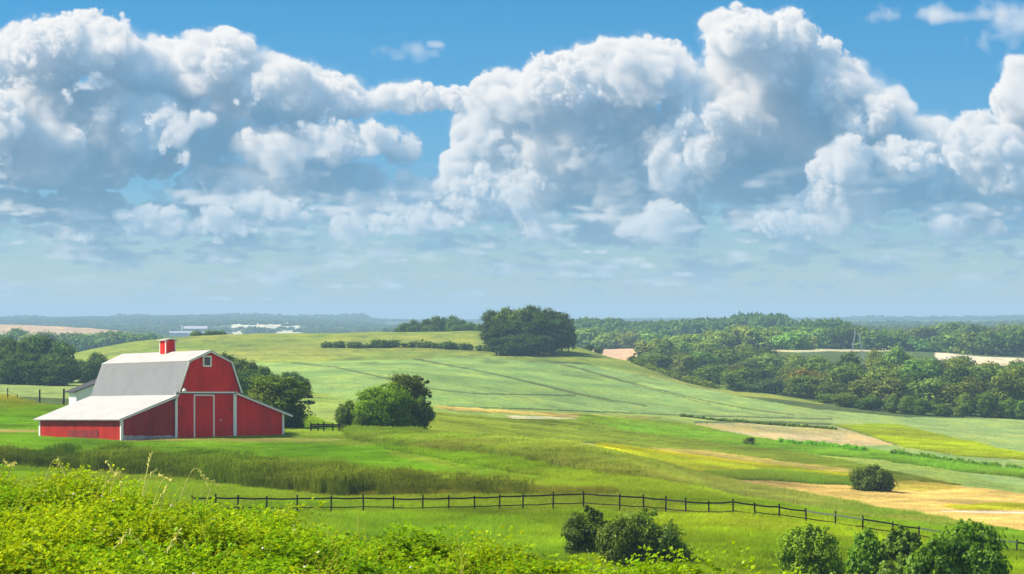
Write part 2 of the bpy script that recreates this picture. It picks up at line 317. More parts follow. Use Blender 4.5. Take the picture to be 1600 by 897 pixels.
def paint(x, y, z):
    """albedo and plant height of the ground"""
    u = 800+F*x/y; py = HY-F*z/y; n = len(x)
    col = np.empty((n,3)); h = np.zeros(n)
    col[:] = (.075,.115,.03); m = y < 340; col[m] = (.12,.18,.02); h[m] = .3
    n1 = fbm(x, y*.6, 38, 4, 21); n2 = fbm(x, y*.55, 9, 3, 31)
    w1 = fbm(u, y*2, 60, 4, 41); w2 = fbm(u, y*2, 14, 3, 47)
    for poly, a, b, c1, c2, hh, wob in FIELDS+NEAR:
        s = (y > a) & (y < b)
        if not s.any(): continue
        xx = [p[0] for p in poly]; s &= (u > min(xx)-5) & (u < max(xx)+5)
        k = np.where(s)[0]; ins = inpoly(u[k]+w2[k]*wob*3, py[k]+(w1[k]*.7+w2[k]*.5)*wob, poly); k = k[ins]
        t = np.clip(.5+n1[k]*1.1+n2[k]*.6, 0, 1)[:,None]
        col[k] = np.array(c1)*(1-t)+np.array(c2)*t; h[k] = hh
    for line, wd, a, b in TRACKS:
        s = np.where((y > a) & (y < b))[0]
        L = np.array(line, float); yy = np.interp(u[s], L[:,0], L[:,1], left=-9e3, right=-9e3)
        k = s[np.abs(py[s]+w2[s]*.8-yy) < wd*.75]; col[k] = col[k]*.2+np.array((.075,.10,.035))*.8; h[k] = .0
    # drill rows: fine stripes that follow the slope
    m = (y > 290) & (y < 760) & (h < .16); wv = x[m]*.94+y[m]*.34+14*fbm(x[m], y[m], 150, 2, 55)
    col[m] *= (1+.045*np.sin(wv*2*math.pi/4.2)+.05*np.sin(wv*2*math.pi/17)+.10*fbm(x[m]*1.6, y[m]*.25, 12, 3, 57))[:,None]
    # sweeps of paler crop in the hill field, scrubby patches on the rough pasture
    m = (y > 380) & (y < 760) & (u > 380) & (u < 1300)
    sw = fbm(x*.35+y*.2, y, 26, 3, 61)[m]; col[m] *= (1+.26*sw)[:,None]
    m = (y > 640) & (y < 1000)
    sc = fbm(x, y*.35, 7, 4, 71)[m]; patch = sst(.12, .5, sc)[:,None]*.55; col[m] = col[m]*(1+.25*fbm(x*.3+y*.3, y, 40, 3, 75)[m])[:,None]; col[m] = col[m]*(1-patch)+np.array((.085,.12,.03))*patch
    return col, h
# the ground sheet: rows closer together near the viewer
us = np.unique(np.concatenate([np.linspace(-2100,-110,90), np.arange(-110,1711,1.6), np.linspace(1711,3700,90)]))
ds = np.unique(np.concatenate([np.geomspace(1.2,100,90), np.geomspace(100,1300,720), np.geomspace(1300,12300,190)]))
UU, DD = np.meshgrid(us, ds); X = ((UU-800)/F*DD).ravel(); Y = DD.ravel(); Zg = H(X, Y)
gc, gh = paint(X, Y, Zg)
Zg = Zg+np.where(gh > 0, np.random.default_rng(5).normal(0, .05, len(X))*np.clip(gh,0,.4), 0)
nr, nc = len(ds), len(us); idx = np.arange(nr*nc).reshape(nr, nc)
fc = np.stack([idx[:-1,:-1], idx[:-1,1:], idx[1:,1:], idx[1:,:-1]], -1).reshape(-1, 4)
me = np_mesh('ground', np.stack([X, Y, Zg], 1), fc, gc, smooth=True)
m, n, o = newmat('ground')
a = N(n, 'ShaderNodeAttribute'); a.attribute_name = 'col'
g = N(n, 'ShaderNodeNewGeometry').outputs['Position']
mp = N(n, 'ShaderNodeMapping'); mp.inputs['Scale'].default_value = (1, .45, 1); n.links.new(g, mp.inputs[0]); gv = mp.outputs[0]
f1 = noise_tex(n, .12, 6, .62, gv); f2 = noise_tex(n, 1.7, 5, .7, gv); f3 = noise_tex(n, .45, 4, .6, gv, .6)
k1 = ramp(n, f1, .3, .7, .80, 1.20); k2 = ramp(n, f2, .3, .7, .62, 1.38); k3 = ramp(n, f3, .35, .65, .88, 1.12)
c = mixc(n, a.outputs['Color'], math_(n, 'MULTIPLY', math_(n, 'MULTIPLY', k1, k2), k3), 1.0, 'MULTIPLY')
c = mixc(n, c, mixc(n, c, (1.25, 1.0, .6), 1.0, 'MULTIPLY'), ramp(n, f1, .45, .75, 0, 1))
bsdf(n, o, c, .95, 0, .1, f2, .9, .35)
g_o = tag(obj('ground', me, m), kind='structure')
print('ground', round(time.time()-T0, 1), len(X))
# ------------------------------------------------------------------ clouds: a volume of cumulus worked out far away, sunlit from the left
def band_noise(shape, ext, size, rng, aspect=(1,1,1)):
    """isotropic band-limited noise (unit variance) on a 3-D grid; ext = extent in px per axis, size = feature size in px"""
    st=size/4.5; dims=[]; reps=[]
    for n,e,a in zip(shape,ext,aspect):
        m=int(e*a/st)+2; m=min(m,n) if size<8 else m
        m=max(m,6); dims.append(m)
    cap=[min(d,160) for d in dims]
    x=rng.standard_normal(cap).astype(np.float32)
    F=np.fft.rfftn(x)
    k=np.sqrt(np.fft.fftfreq(cap[0])[:,None,None]**2+np.fft.fftfreq(cap[1])[None,:,None]**2+np.fft.rfftfreq(cap[2])[None,None,:]**2)
    k0=1/4.5
    F*=np.exp(-((k-k0*.8)/(k0*.38))**2)
    g=np.fft.irfftn(F,cap).astype(np.float32); g/=g.std()
    for ax,(n,d,c) in enumerate(zip(shape,dims,cap)):
        t=np.linspace(0,d-1.001,n); i=t.astype(int); f=(t-i).astype(np.float32); f=f*f*(3-2*f)*.5+f*.5
        sh=[1,1,1]; sh[ax]=n; f=f.reshape(sh)
        g=np.take(g,i%c,ax)*(1-f)+np.take(g,(i+1)%c,ax)*f
    return g*.42
U0,U1,V0,V1,WD=-240,1840,-60,516,288
BL=[ # u,v,w, ru,rv,rw, weight
(70,88,150,82,62,70),(150,70,140,72,48,60),(215,100,170,60,50,60),(20,190,120,95,72,60),(75,215,110,60,42,40),
(265,112,190,70,50,50),(335,105,160,85,55,60),(415,140,160,90,55,60),(500,150,170,90,42,50),(600,158,180,80,26,40),(680,156,180,60,13,30),
(190,205,150,105,70,60),(215,190,235,180,95,50),(110,255,150,130,42,55),(255,178,90,28,24,24),(285,215,90,28,34,22),(315,190,95,22,18,18),
(430,240,130,62,46,50),(500,226,130,60,36,50),(575,224,140,62,32,50),(620,232,150,30,26,30),(400,292,150,85,46,50),(330,300,160,60,46,50),(500,280,190,90,42,50),
(90,325,170,110,24,40),(590,318,130,78,30,40),(655,298,140,44,32,35),(530,330,130,46,18,30),
(415,335,105,56,34,34),(345,352,100,60,22,34),(235,352,100,60,22,30),(560,352,100,44,18,28),(655,345,100,52,20,30),(1030,356,95,58,34,34),(1225,352,95,60,24,34),(1320,340,95,46,32,34),(870,350,100,60,18,30),(1480,356,100,56,20,30),(110,372,100,60,16,28),(985,118,140,112,62,70),(880,140,140,80,60,60),(800,160,150,62,52,60),(752,205,140,40,60,50),(900,235,160,160,100,60),(735,300,130,60,62,50),(800,310,120,70,55,40),
(1160,62,130,64,46,55),(1232,62,140,42,44,50),(1190,120,150,90,60,60),(1130,190,150,105,85,70),(1230,200,215,120,130,50),(1310,140,150,64,54,50),(1360,185,150,64,62,50),(1330,250,215,120,80,45),(1150,285,215,150,44,45),
(1000,340,140,110,44,40),(1060,250,120,80,60,40),(1320,262,90,48,44,36),(1410,250,100,50,34,34),(1300,330,110,62,40,35),(1480,270,170,110,60,45),
(1600,150,110,46,58,50),(1540,232,100,72,52,46),(1480,212,150,70,34,40),(1600,250,110,110,60,50),(1700,200,130,100,90,60),(1560,330,200,120,40,45),
(-90,150,150,110,90,60),(-180,240,180,100,60,60),(1790,260,150,90,70,60)]
THIN=[(1480,26,130,125,18,30),(1585,38,130,60,42,30),(640,82,120,56,20,24),(680,70,120,22,8,18)]
def make_clouds(px=1.6, nw=64, seed=3, sunv=(0.72,0.69,0.10)):
    rng=np.random.default_rng(seed)
    nu=int((U1-U0)/px); nv=int((V1-V0)/px); dw=WD/nw
    U=(U0+px*(np.arange(nu)+.5)).astype(np.float32); V=(V0+px*(np.arange(nv)+.5)).astype(np.float32); W=(dw*(np.arange(nw)+.5)).astype(np.float32)
    shape=(nw,nv,nu)
    def noise(size,ratio=1.0,r2=1.0):
        return band_noise(shape,(WD,V1-V0,U1-U0),size,rng,(r2,ratio,1))
    # domain warp of the blob field (2-D is enough)
    f=np.full(shape,-2.0,np.float32)
    u=U[None,None,:];v=V[None,:,None];w=W[:,None,None]
    for (cu,cv,cw,ru,rv,rw) in BL:
        a0,a1=np.searchsorted(U,[cu-2.0*ru,cu+2.0*ru]);b0,b1=np.searchsorted(V,[cv-2*rv,cv+2*rv])
        if a1<=a0 or b1<=b0: continue
        s=np.s_[:,b0:b1,a0:a1]
        dv=(v[:,b0:b1]-cv)/rv; dv=np.where(dv>0,dv*1.15,dv)
        d=1-np.sqrt(((u[:,:,a0:a1]-cu)/ru)**2+dv**2+((w-cw)/rw)**2)
        f[s]=np.maximum(f[s],d*min(ru,rv,rw)/45.)
    # billowy displacement: round lobes with sharp creases
    soft=noise(150)+.5*noise(60); am=np.clip(.62+soft*1.1,.12,1.5)
    sm=np.abs(noise(22))*0.26+np.abs(noise(11))*0.14+np.abs(noise(5.5))*.055
    n=np.abs(noise(120))*0.42+np.abs(noise(70))*0.38+np.abs(noise(40))*0.32+sm*am
    n2=noise(60)*.5+noise(28)*.3
    fld=f-0.40+n*1.0+0.25*n2-np.clip(-.22-f,0,2)*2.2
    shp=np.clip(0.5+soft*0.9,0.0,1)              # 1 = crisp, 0 = wispy
    dens=np.clip(fld*(.9+3.6*shp),0,1)+np.clip(fld+.20+.25*noise(34)+.12*sm,0,.5)*.045
    # fade-out of undersides into haze
    dens*=np.clip((425-v+noise(90)*60)/110,0,1)
    dens*=0.30
    # thin veils and the small low clouds near the horizon
    tn=np.full(shape,-2.0,np.float32)
    for (cu,cv,cw,ru,rv,rw) in THIN:
        d=1-np.sqrt(((u-cu)/ru)**2+((v-cv)/rv)**2+((w-cw)/rw)**2); tn=np.maximum(tn,d)
    dens+=np.clip(tn*1.0+n*.9+n2*.8-.55,0,1)*0.035
    low=noise(130,3.2)*.85+noise(60,3.6)*.6+noise(26,2.2)*.4+n*.22
    band=np.clip((v-255)/70,0,1)*np.clip((480-v)/90,0,1)*np.exp(-((w-130)/60)**2)
    dens+=np.clip(low-.46,0,1)*0.13*band
    # small fair-weather puffs, smaller and flatter towards the horizon
    g=np.full(shape,-2.0,np.float32)
    for i in range(110):
        cv=330+140*rng.random(); k=(500-cv)/235.; cu=U0+rng.random()*(U1-U0); ru=(18+36*rng.random()**2)*(.45+.9*k); rv=ru*(.26+.16*rng.random()); rw=26.; cw=70+90*rng.random()
        for j in range(3):
            a=cu+rng.normal()*ru*.7; b=cv+abs(rng.normal())*-rv*.35; rr=.55+.5*rng.random()
            a0,a1=np.searchsorted(U,[a-2*ru,a+2*ru]); b0,b1=np.searchsorted(V,[b-2*rv,b+2*rv])
            if a1<=a0 or b1<=b0: continue
            dv_=(v[:,b0:b1]-b)/(rv*rr); dv_=np.where(dv_>0,dv_*1.9,dv_)
            s_=np.s_[:,b0:b1,a0:a1]; g[s_]=np.maximum(g[s_],1-np.sqrt(((u[:,:,a0:a1]-a)/(ru*rr))**2+dv_**2+((w-cw)/rw)**2))
    dens+=np.clip((g-.30+sm*1.6+.22*noise(30,2.0)-.12)*1.0,0,1)*0.085
    dens=dens.astype(np.float32)
    # sunlight: sweep along +u (sun is to the left, high)
    su,sv,sw=sunv
    dv=sv/su; dww=sw/su     # moving one px to the right the light comes from dv px higher
    tau=np.zeros((nw,nv),np.float32); T=np.empty(shape,np.float32); step=px*np.sqrt(1+dv*dv+dww*dww)
    def shift(a,s,ax):
        k=int(np.floor(s)); fr=s-k
        a=np.roll(a,k,ax)*(1-fr)+np.roll(a,k+1,ax)*fr
        idx=[slice(None)]*2; idx[ax]=slice(0,k+1); a[tuple(idx)]=0
        return a
    for i in range(nu):
        tau=shift(tau,dv,1)
        if dww>0: tau=shift(tau,dww*px/dw,0)
        T[:,:,i]=tau
        tau=tau+dens[:,:,i]*step
    # powder-free multiple scatter approximation
    sun=0.60*np.exp(-T*.34)+0.31*np.exp(-T*0.055)+.07*np.exp(-T*.015)
    # sky light from above
    ta=np.cumsum(dens,1)*px*0.5
    amb=0.62+0.38*np.exp(-ta*0.10)
    a=1-np.exp(-dens*dw*1.1)
    tr=np.cumprod(1-a,0); trp=np.concatenate([np.ones((1,nv,nu),np.float32),tr[:-1]])
    wgt=a*trp
    L=(wgt*sun).sum(0); A=(wgt*amb).sum(0); al=wgt.sum(0)
    return U,V,L,A,al

def build_clouds():
    U, V, L, A, al = make_clouds()
    lit = np.clip(L/np.maximum(al, .02), 0, 1)[...,None]
    C = L[...,None]*np.array([1.0,.915,.82])*.97+A[...,None]*np.array([.105,.315,.54])*(1-.72*lit)
    LO = np.stack([np.interp(V, [150,350,450,505], c) for c in ((.14,.29,.47,.54), (.40,.53,.67,.72), (.62,.70,.77,.79))], -1)[:,None,:]
    hz = np.clip((V-150)/355, 0, 1)[:,None,None]**1.2*.66
    C = C*(1-hz)+al[...,None]*LO*hz
    C = C*2.0**(-EXPO)*CLOUD_GAIN
    cu = np.concatenate([np.arange(U0-1400, U0, 5.0), U, np.arange(U1+5, U1+1400, 5.0)])
    mu = np.where(cu < U0, 2*U0-cu, np.where(cu > U1, 2*U1-cu, cu)); ci = np.clip(((mu-U0)/1.6).astype(int), 0, len(U)-1)
    C = C[:,ci]; al = al[:,ci]
    edge = np.clip((V-V0)/45, 0, 1)[:,None]; edge2 = np.clip((V1-V)/8, 0, 1)[:,None]
    C = C*(edge*edge2)[...,None]; al = al*edge*edge2
    uu, vv = np.meshgrid(cu, V); d = np.stack([(uu-800)/F, np.ones_like(uu), (HY-vv)/F], -1); d /= np.linalg.norm(d, axis=-1, keepdims=True)
    P = (d*30000).reshape(-1, 3); nr, nc = uu.shape; idx = np.arange(nr*nc).reshape(nr, nc)
    fc = np.stack([idx[:-1,:-1], idx[:-1,1:], idx[1:,1:], idx[1:,:-1]], -1).reshape(-1, 4)
    me = np_mesh('clouds', P, fc, C.reshape(-1, 3), smooth=True)
    at = me.attributes.new('cover', 'FLOAT', 'POINT'); at.data.foreach_set('value', al.astype(np.float32).ravel())
    m, n, o = newmat('clouds')
    a = N(n, 'ShaderNodeAttribute'); a.attribute_name = 'col'; c = N(n, 'ShaderNodeAttribute'); c.attribute_name = 'cover'
    e = N(n, 'ShaderNodeEmission'); n.links.new(a.outputs['Color'], e.inputs[0])
    t = N(n, 'ShaderNodeBsdfTransparent'); inv = math_(n, 'SUBTRACT', 1.0, c.outputs['Fac']); cc = N(n, 'ShaderNodeCombineColor')
    for i in range(3): n.links.new(inv, cc.inputs[i])
    n.links.new(cc.outputs[0], t.inputs[0]); ad = N(n, 'ShaderNodeAddShader'); n.links.new(e.outputs[0], ad.inputs[0]); n.links.new(t.outputs[0], ad.inputs[1])
    n.links.new(ad.outputs[0], o.inputs[0]); m.cycles.emission_sampling = 'NONE'
    ob = obj('clouds', me, m); tag(ob, 'heaped white cumulus clouds with blue grey shaded bases across the sky', 'clouds', kind='stuff')
CLOUD_GAIN = 1.04
build_clouds(); print('clouds', round(time.time()-T0, 1))
# ------------------------------------------------------------------ red barn
TH = math.radians(38.0); BF = Vector((math.cos(TH), math.sin(TH), 0)); BB = Vector((-math.sin(TH), math.cos(TH), 0))
BD = 265.0; BP = Vector(((190-800)/F*BD, BD, Z(685.5, BD))); TA, TB = -.029, -.031; BL = 19.6
def bw(s, t, z):                                   # barn coordinates: along the gable front, back along the side, up
    return BP+BF*s+BB*t+Vector((0, 0, z+TA*s+TB*t))
def front(px, py, t=0.0):                          # where a sight line meets the gable front
    k = (px-800)/F; p0 = BP+BB*t; s = (k*p0.y-p0.x)/(BF.x-k*BF.y); y = p0.y+s*BF.y
    return s, Z(py, y)-BP.z-TA*s-TB*t
S_L, S_D0, S_D1, S_R = 0.0, front(275, 600)[0], front(366.6, 600)[0], front(443.4, 600)[0]
gk = [front(275.5,615), front(291.5,566.8), front(329.8,549.0), front(357.2,563.0), front(373.0,612.0)]
s0, s4 = gk[0][0], gk[4][0]; Sm = gk[2][0]
zE = (gk[0][1]+gk[4][1])/2; kL, kR = Sm-gk[1][0], gk[3][0]-Sm; kk = (kL+kR)/2; zK = (gk[1][1]+gk[3][1])/2; zP = gk[2][1]; hw = (s4-s0)/2; Sm = (s0+s4)/2*.5+Sm*.5
eL = front(190, 654.0)[1]; eLt = front(274.5, 618.5)[1]; eR = front(443.4, 645.5)[1]; eRt = front(370, 614.5)[1]
print('barn', S_D0, S_D1, S_R, 'eave', zE, 'knee', kk, zK, 'peak', zP, hw, eL, eR)
def plank_mat(name, col, col2, along='X', pitch=.25):
    m, n, o = newmat(name); oc = N(n, 'ShaderNodeTexCoord').outputs['Object']; sp = N(n, 'ShaderNodeSeparateXYZ'); n.links.new(oc, sp.inputs[0])
    x = math_(n, 'ADD', sp.outputs['X'], sp.outputs['Y']); t = math_(n, 'DIVIDE', x, pitch)
    fr = N(n, 'ShaderNodeMath', operation='FRACT'); n.links.new(t, fr.inputs[0]); fl = N(n, 'ShaderNodeMath', operation='FLOOR'); n.links.new(t, fl.inputs[0])
    wn = N(n, 'ShaderNodeTexWhiteNoise'); wn.noise_dimensions = '1D'; n.links.new(fl.outputs[0], wn.inputs['W'])
    mp = N(n, 'ShaderNodeMapping'); mp.inputs['Scale'].default_value = (2.2, 2.2, .22); n.links.new(oc, mp.inputs[0])
    st = noise_tex(n, 1.6, 6, .65, mp.outputs[0], .3); f = math_(n, 'ADD', math_(n, 'MULTIPLY', wn.outputs['Value'], .45), math_(n, 'MULTIPLY', st, .55))
    c = mixc(n, col, col2, ramp(n, f, .2, .8)); c = mixc(n, c, mixc(n, c, (.62,.62,.66), 1.0, 'MULTIPLY'), ramp(n, noise_tex(n, .45, 6, .7, objco(n, (1, 1, .5))), .42, .66, 0, .85))
    gap = ramp(n, math_(n, 'ABSOLUTE', math_(n, 'SUBTRACT', fr.outputs[0], .5)), .40, .5, 1, 0)
    # colour darkened along the gaps between the boards
    c = mixc(n, mixc(n, c, (.42,.42,.45), 1.0, 'MULTIPLY'), c, ramp(n, gap, 0, 1, .25, 1)); b = bsdf(n, o, c, .75, 0, .08, gap, .8, .03); return m
M_RED = plank_mat('red_paint_shade_lift', (.78,.018,.010), (.90,.028,.015)); M_REDS = plank_mat('red_paint_sun_dim', (.34,.015,.008), (.43,.03,.014), pitch=.32)  # one barn red; shaded front lifted, sunlit side dimmed in the colour
M_RED2 = plank_mat('red_door_paint', (.70,.015,.009), (.80,.020,.012), pitch=.36); M_STAIN = plank_mat('worn_red', (.17,.03,.03), (.30,.03,.025), pitch=.2)
M_WHITE = simple('white_paint', (.80,.79,.77), .55, 0, .06, 2); M_GREYB = plank_mat('bare_boards', (.36,.31,.30), (.60,.55,.54), pitch=.16)
M_CONC = simple('concrete', (.34,.33,.31), .9, 0, .3, 1.2); M_DARK = simple('dark_opening', (.012,.013,.016), .4, 0, .2)
def roof_mat(name, col, var, ridge, pitch, rough=.5, metal=.0, bs=.6, axis=1):
    m, n, o = newmat(name); oc = N(n, 'ShaderNodeTexCoord').outputs['Object']; sp = N(n, 'ShaderNodeSeparateXYZ'); n.links.new(oc, sp.inputs[0])
    t = math_(n, 'MULTIPLY', sp.outputs['XYZ'[axis]], 2*math.pi/pitch); sn = N(n, 'ShaderNodeMath', operation='SINE'); n.links.new(t, sn.inputs[0])
    w = ramp(n, sn.outputs[0], -1 if ridge else .93, 1, 0, 1)
    st = noise_tex(n, .8, 6, .6, objco(n, (.7, .7, .5))); c = mixc(n, tuple(x*(1-var) for x in col), tuple(min(.95, x*(1+var)) for x in col), ramp(n, st, .3, .7))
    rust = ramp(n, noise_tex(n, .35, 5, .65, objco(n)), .60, .78, 0, .30); c = mixc(n, c, (.50,.38,.28), rust)
    c = mixc(n, c, tuple(x*(.55 if ridge else .68) for x in col), math_(n, 'MULTIPLY', w, .85 if ridge else .6))  # seam lines; on corrugated sheet, rib shading painted into the colour
    bsdf(n, o, c, rough, metal, .2, w, bs, .06); return m
M_ROOFW = roof_mat('pale_sheet_roof', (.43,.41,.385), .13, False, 1.1, .6, 0, .5); M_ROOFC = roof_mat('corrugated_roof', (.21,.215,.22), .12, True, .42, .55, .15, 1.0)
barn = empty('red_barn', BP, TH)
tag(barn, 'large red gambrel barn with pale metal roof and two lean-to wings', 'barn')
# all barn parts are modelled in barn coordinates; the object frame follows TH, and a slight lean of the site goes into z
def bl(s, t, z): return (s, t, z+TA*s+TB*t)
def bbox(mb, s0, s1, t0, t1, z0, z1):
    P = [bl(s0,t0,z0),bl(s1,t0,z0),bl(s1,t1,z0),bl(s0,t1,z0)]; Q = [bl(s0,t0,z1),bl(s1,t0,z1),bl(s1,t1,z1),bl(s0,t1,z1)]; mb.prism(P, Q)
def prof(mb, pts, t0, t1): mb.prism([bl(s, t0, z) for s, z in pts], [bl(s, t1, z) for s, z in pts])
def slab(mb, a, b, th, t0, t1):
    """roof sheet between profile points a and b, thickness upward"""
    (sa, za), (sb, zb) = a, b; L = math.hypot(sb-sa, zb-za); ns, nz = -(zb-za)/L*th, (sb-sa)/L*th
    if nz < 0: ns, nz = -ns, -nz
    prof(mb, [(sa,za),(sb,zb),(sb+ns,zb+nz),(sa+ns,za+nz)], t0, t1)
B0 = -.5
mb = MB(); prof(mb, [(S_D0+.02,B0),(S_D1-.02,B0),(S_D1-.02,zE),(Sm+hw,zE),(Sm+kk,zK),(Sm,zP),(Sm-kk,zK),(Sm-hw+.06,zE),(S_D0+.03,eLt-.12)], 0, BL)
w_main = mb.build('gable_wall', M_RED, barn)
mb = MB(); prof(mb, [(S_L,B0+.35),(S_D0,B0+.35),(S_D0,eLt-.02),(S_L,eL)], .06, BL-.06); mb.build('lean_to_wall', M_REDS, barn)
mb = MB(); prof(mb, [(S_D1,B0),(S_R,B0),(S_R,eR),(S_D1,eRt)], .06, BL-.06); mb.build('lean_to_wall', M_RED, barn)
mb = MB(); bbox(mb, S_L+.08, S_D0-.05, .12, BL-.12, -1.2, B0+.40); mb.build('foundation', M_CONC, barn)
mb = MB(); slab(mb, (Sm-kk-.12,zK-.05), (Sm,zP+.04), .10, -.35, BL+.3); slab(mb, (Sm,zP+.042), (Sm+kk+.12,zK-.05), .10, -.35, BL+.3); mb.build('upper_roof', M_ROOFW, barn)
mb = MB(); slab(mb, (Sm-hw-.22-.35,zE-.30-.35*(zK-zE)/(hw-kk)), (Sm-kk-.02,zK-.06), .09, -.25, BL+.25); slab(mb, (Sm+kk+.02,zK-.06), (Sm+hw+.10,zE-.05), .09, -.25, BL+.25); mb.build('lower_roof', M_ROOFC, barn)
sl = (eLt-eL)/(S_D0-S_L)
mb = MB(); slab(mb, (S_L-.55, eL-.55*sl), (S_D0+.25, eLt+.25*sl), .11, -.45, BL+.4); mb.build('lean_to_roof', M_ROOFW, barn)
sr = (eRt-eR)/(S_R-S_D1)
mb = MB(); slab(mb, (S_D1-.02, eRt+.02), (S_R+.95, eR-.95*sr), .11, -.45, BL+.4); mb.build('lean_to_roof', M_ROOFW, barn)
# white boards: corners, rakes and the band over the doors
def trim(pts, w=.16, d=.05, t=-.03, name='trim_board'):
    mb = MB()
    for (sa, za), (sb, zb) in zip(pts[:-1], pts[1:]):
        L = math.hypot(sb-sa, zb-za); ns, nz = -(zb-za)/L*w/2, (sb-sa)/L*w/2
        prof(mb, [(sa-ns,za-nz),(sb-ns,zb-nz),(sb+ns,zb+nz),(sa+ns,za+nz)], t-d, t)
    return mb.build(name, M_WHITE, barn)
trim([(Sm-hw-.02,zE-.02),(Sm-kk-.02,zK-.03),(Sm,zP-.04),(Sm+kk+.02,zK-.03),(Sm+hw+.02,zE)], .17, .05, -.30, 'rake_board')
trim([(S_L-.5,eL-.5*sl-.06),(S_D0+.1,eLt-.05)], .13, .05, -.40, 'rake_board'); trim([(S_D1,eRt-.05),(S_R+.93,eR-.93*sr-.06)], .15, .05, -.40, 'rake_board')
trim([(S_L+.05,B0),(S_L+.05,eL-.05)], .30, .06, .04, 'corner_board'); trim([(S_D0,B0),(S_D0,zE-.1)], .30, .06, -.05, 'corner_board')
trim([(S_D1,B0),(S_D1,zE-.1)], .42, .06, -.05, 'corner_board'); trim([(S_R-.08,B0),(S_R-.08,eR-.02)], .26, .06, .04, 'corner_board')
mb = MB(); bbox(mb, S_L-.06, S_L+.005, BL-.35, BL-.05, B0, eL-.05); mb.build('corner_board', M_WHITE, barn)
mb = MB(); bbox(mb, S_L-.06, S_L-.005, .02, .25, B0, eL-.05); mb.build('corner_board', M_WHITE, barn)
trim([(S_D0-.2,zE-.03),(S_D1+.3,zE+.06)], .16, .07, -.06, 'door_header')
# doors
dz0, dz1 = -.18, zE-.28
d1, d2 = front(303,650)[0], front(333.6,650)[0]
for a_, b_, nm in ((S_D0+.22, d1-.06, 'door'), (d1+.06, d2-.06, 'door'), (d2+.06, S_D1-.26, 'door')):
    mb = MB(); bbox(mb, a_, b_, -.075, -.01, dz0, dz1); dd = mb.build(nm, M_RED2, barn)
    if abs(a_-d1-.06) < .01:
        mb = MB(); bbox(mb, a_-.13, a_+.03, -.12, -.078, dz0-.05, dz1+.05); bbox(mb, b_-.03, b_+.13, -.12, -.078, dz0-.05, dz1+.05)
        bbox(mb, a_+.03, b_-.03, -.12, -.078, dz1-.08, dz1+.05); bbox(mb, a_+.03, b_-.03, -.12, -.078, dz0-.05, dz0+.06); mb.build('door_frame', M_WHITE, dd)
    if a_ > d2: 
        mb = MB(); bbox(mb, a_+.75, a_+.9, -.12, -.08, 2.0, 2.14); mb.build('door_pull', M_WHITE, dd)
mb = MB(); bbox(mb, S_D0+.25, S_D1-.3, -.17, -.125, dz1+.10, dz1+.18); mb.build('door_track', M_DARK, barn)
for hz_ in (1.0, 3.4):
    for hs_ in (S_D0+.24, S_D1-.85): mb = MB(); bbox(mb, hs_, hs_+.55, -.105, -.078, hz_, hz_+.09); mb.build('hinge', M_DARK, barn)
# attic window
wa, wz1 = front(316.6, 555.5); wb_, wz0 = front(330.2, 573.2)
mb = MB(); g = .17
bbox(mb, wa, wb_, -.09, -.02, wz1-g, wz1); bbox(mb, wa, wb_, -.09, -.02, wz0, wz0+g); bbox(mb, wa, wa+g, -.09, -.02, wz0+g, wz1-g); bbox(mb, wb_-g, wb_, -.09, -.02, wz0+g, wz1-g)
win = mb.build('window', M_WHITE, barn)
mb = MB(); bbox(mb, wa+g, wb_-g, -.03, -.008, wz0+g, wz1-g); m, n, o = newmat('window_glass'); bsdf(n, o, (.015,.02,.03), .08, 0, .6); mb.build('pane', m, win)
# barn lamp on the gable
la, lz = front(284.3, 609.5); mb = MB()
mb.tube([bl(la,-.02,lz+.1), bl(la,-.35,lz+.22), bl(la,-.5,lz+.16)], [.03,.03,.03]); lamp = mb.build('lamp', M_WHITE, barn)
mb = MB(); mb.tube([bl(la,-.5,lz+.22), bl(la,-.5,lz+.12), bl(la,-.5,lz-.08), bl(la,-.5,lz-.16)], [.05,.16,.27,.24], 12); mb.build('lamp_shade', M_WHITE, lamp)
# weathered skirt boards, worn patch on the side wall, vent at the right wing
mb = MB(); s_ = .25
while s_ < S_D0-.25:
    w_ = .17+rnd.random()*.06; bbox(mb, s_, s_+w_-.02, -.02+rnd.random()*.02, .05, -.65, .34+rnd.uniform(-.06,.05)); s_ += w_
mb.build('skirt_board', M_GREYB, barn)
mb = MB(); bbox(mb, -.035, -.003, 5.2, 12.6, .08, .92); ob = mb.build('wall_patch', M_STAIN, barn); tag(ob, 'worn dark red lower boards')
mb = MB(); bbox(mb, -.05, 0.05, .6, 13.2, -.95, -.16); mb.build('plinth', M_CONC, barn)
va = front(388,684)[0]; vb = front(413,684)[0]; mb = MB(); bbox(mb, va, vb, -.22, .03, -.25, .33); mb.build('vent_box', M_CONC, barn)
# cupola
cT = 11.4; p = bw(Sm, cT, zP); ch = 1.95
def cup(px, py, t):                                # sight line against the plane across the ridge
    return front(px, py, t)
cl, cr = Sm-.62, Sm+.62; ct0 = None
best = None
for t in np.arange(4, 18, .1):
    q_ = bw(cl, t, zP); e_ = abs(800+F*q_.x/q_.y-259.2)
    if best is None or e_ < best[0]: best = (e_, t)
ct0 = best[1]
mb = MB(); bbox(mb, cl, cr, ct0, ct0+1.3, zP-.5, zP+1.42); cu = mb.build('cupola', M_RED, barn)
mb = MB(); 
for s_, t_ in ((cl,ct0),(cr,ct0),(cl,ct0+1.3),(cr,ct0+1.3)):
    mb = MB(); bbox(mb, s_-.05, s_+.05, t_-.05, t_+.05, zP-.4, zP+1.42); mb.build('corner_board', M_WHITE, cu)
mb = MB(); mm = (cl+cr)/2; prof(mb, [(cl-.25,zP+1.40),(mm,zP+1.56),(cr+.25,zP+1.40),(cr+.25,zP+1.48),(mm,zP+1.66),(cl-.25,zP+1.48)], ct0-.25, ct0+1.55); mb.build('cupola_roof', M_ROOFW, cu)
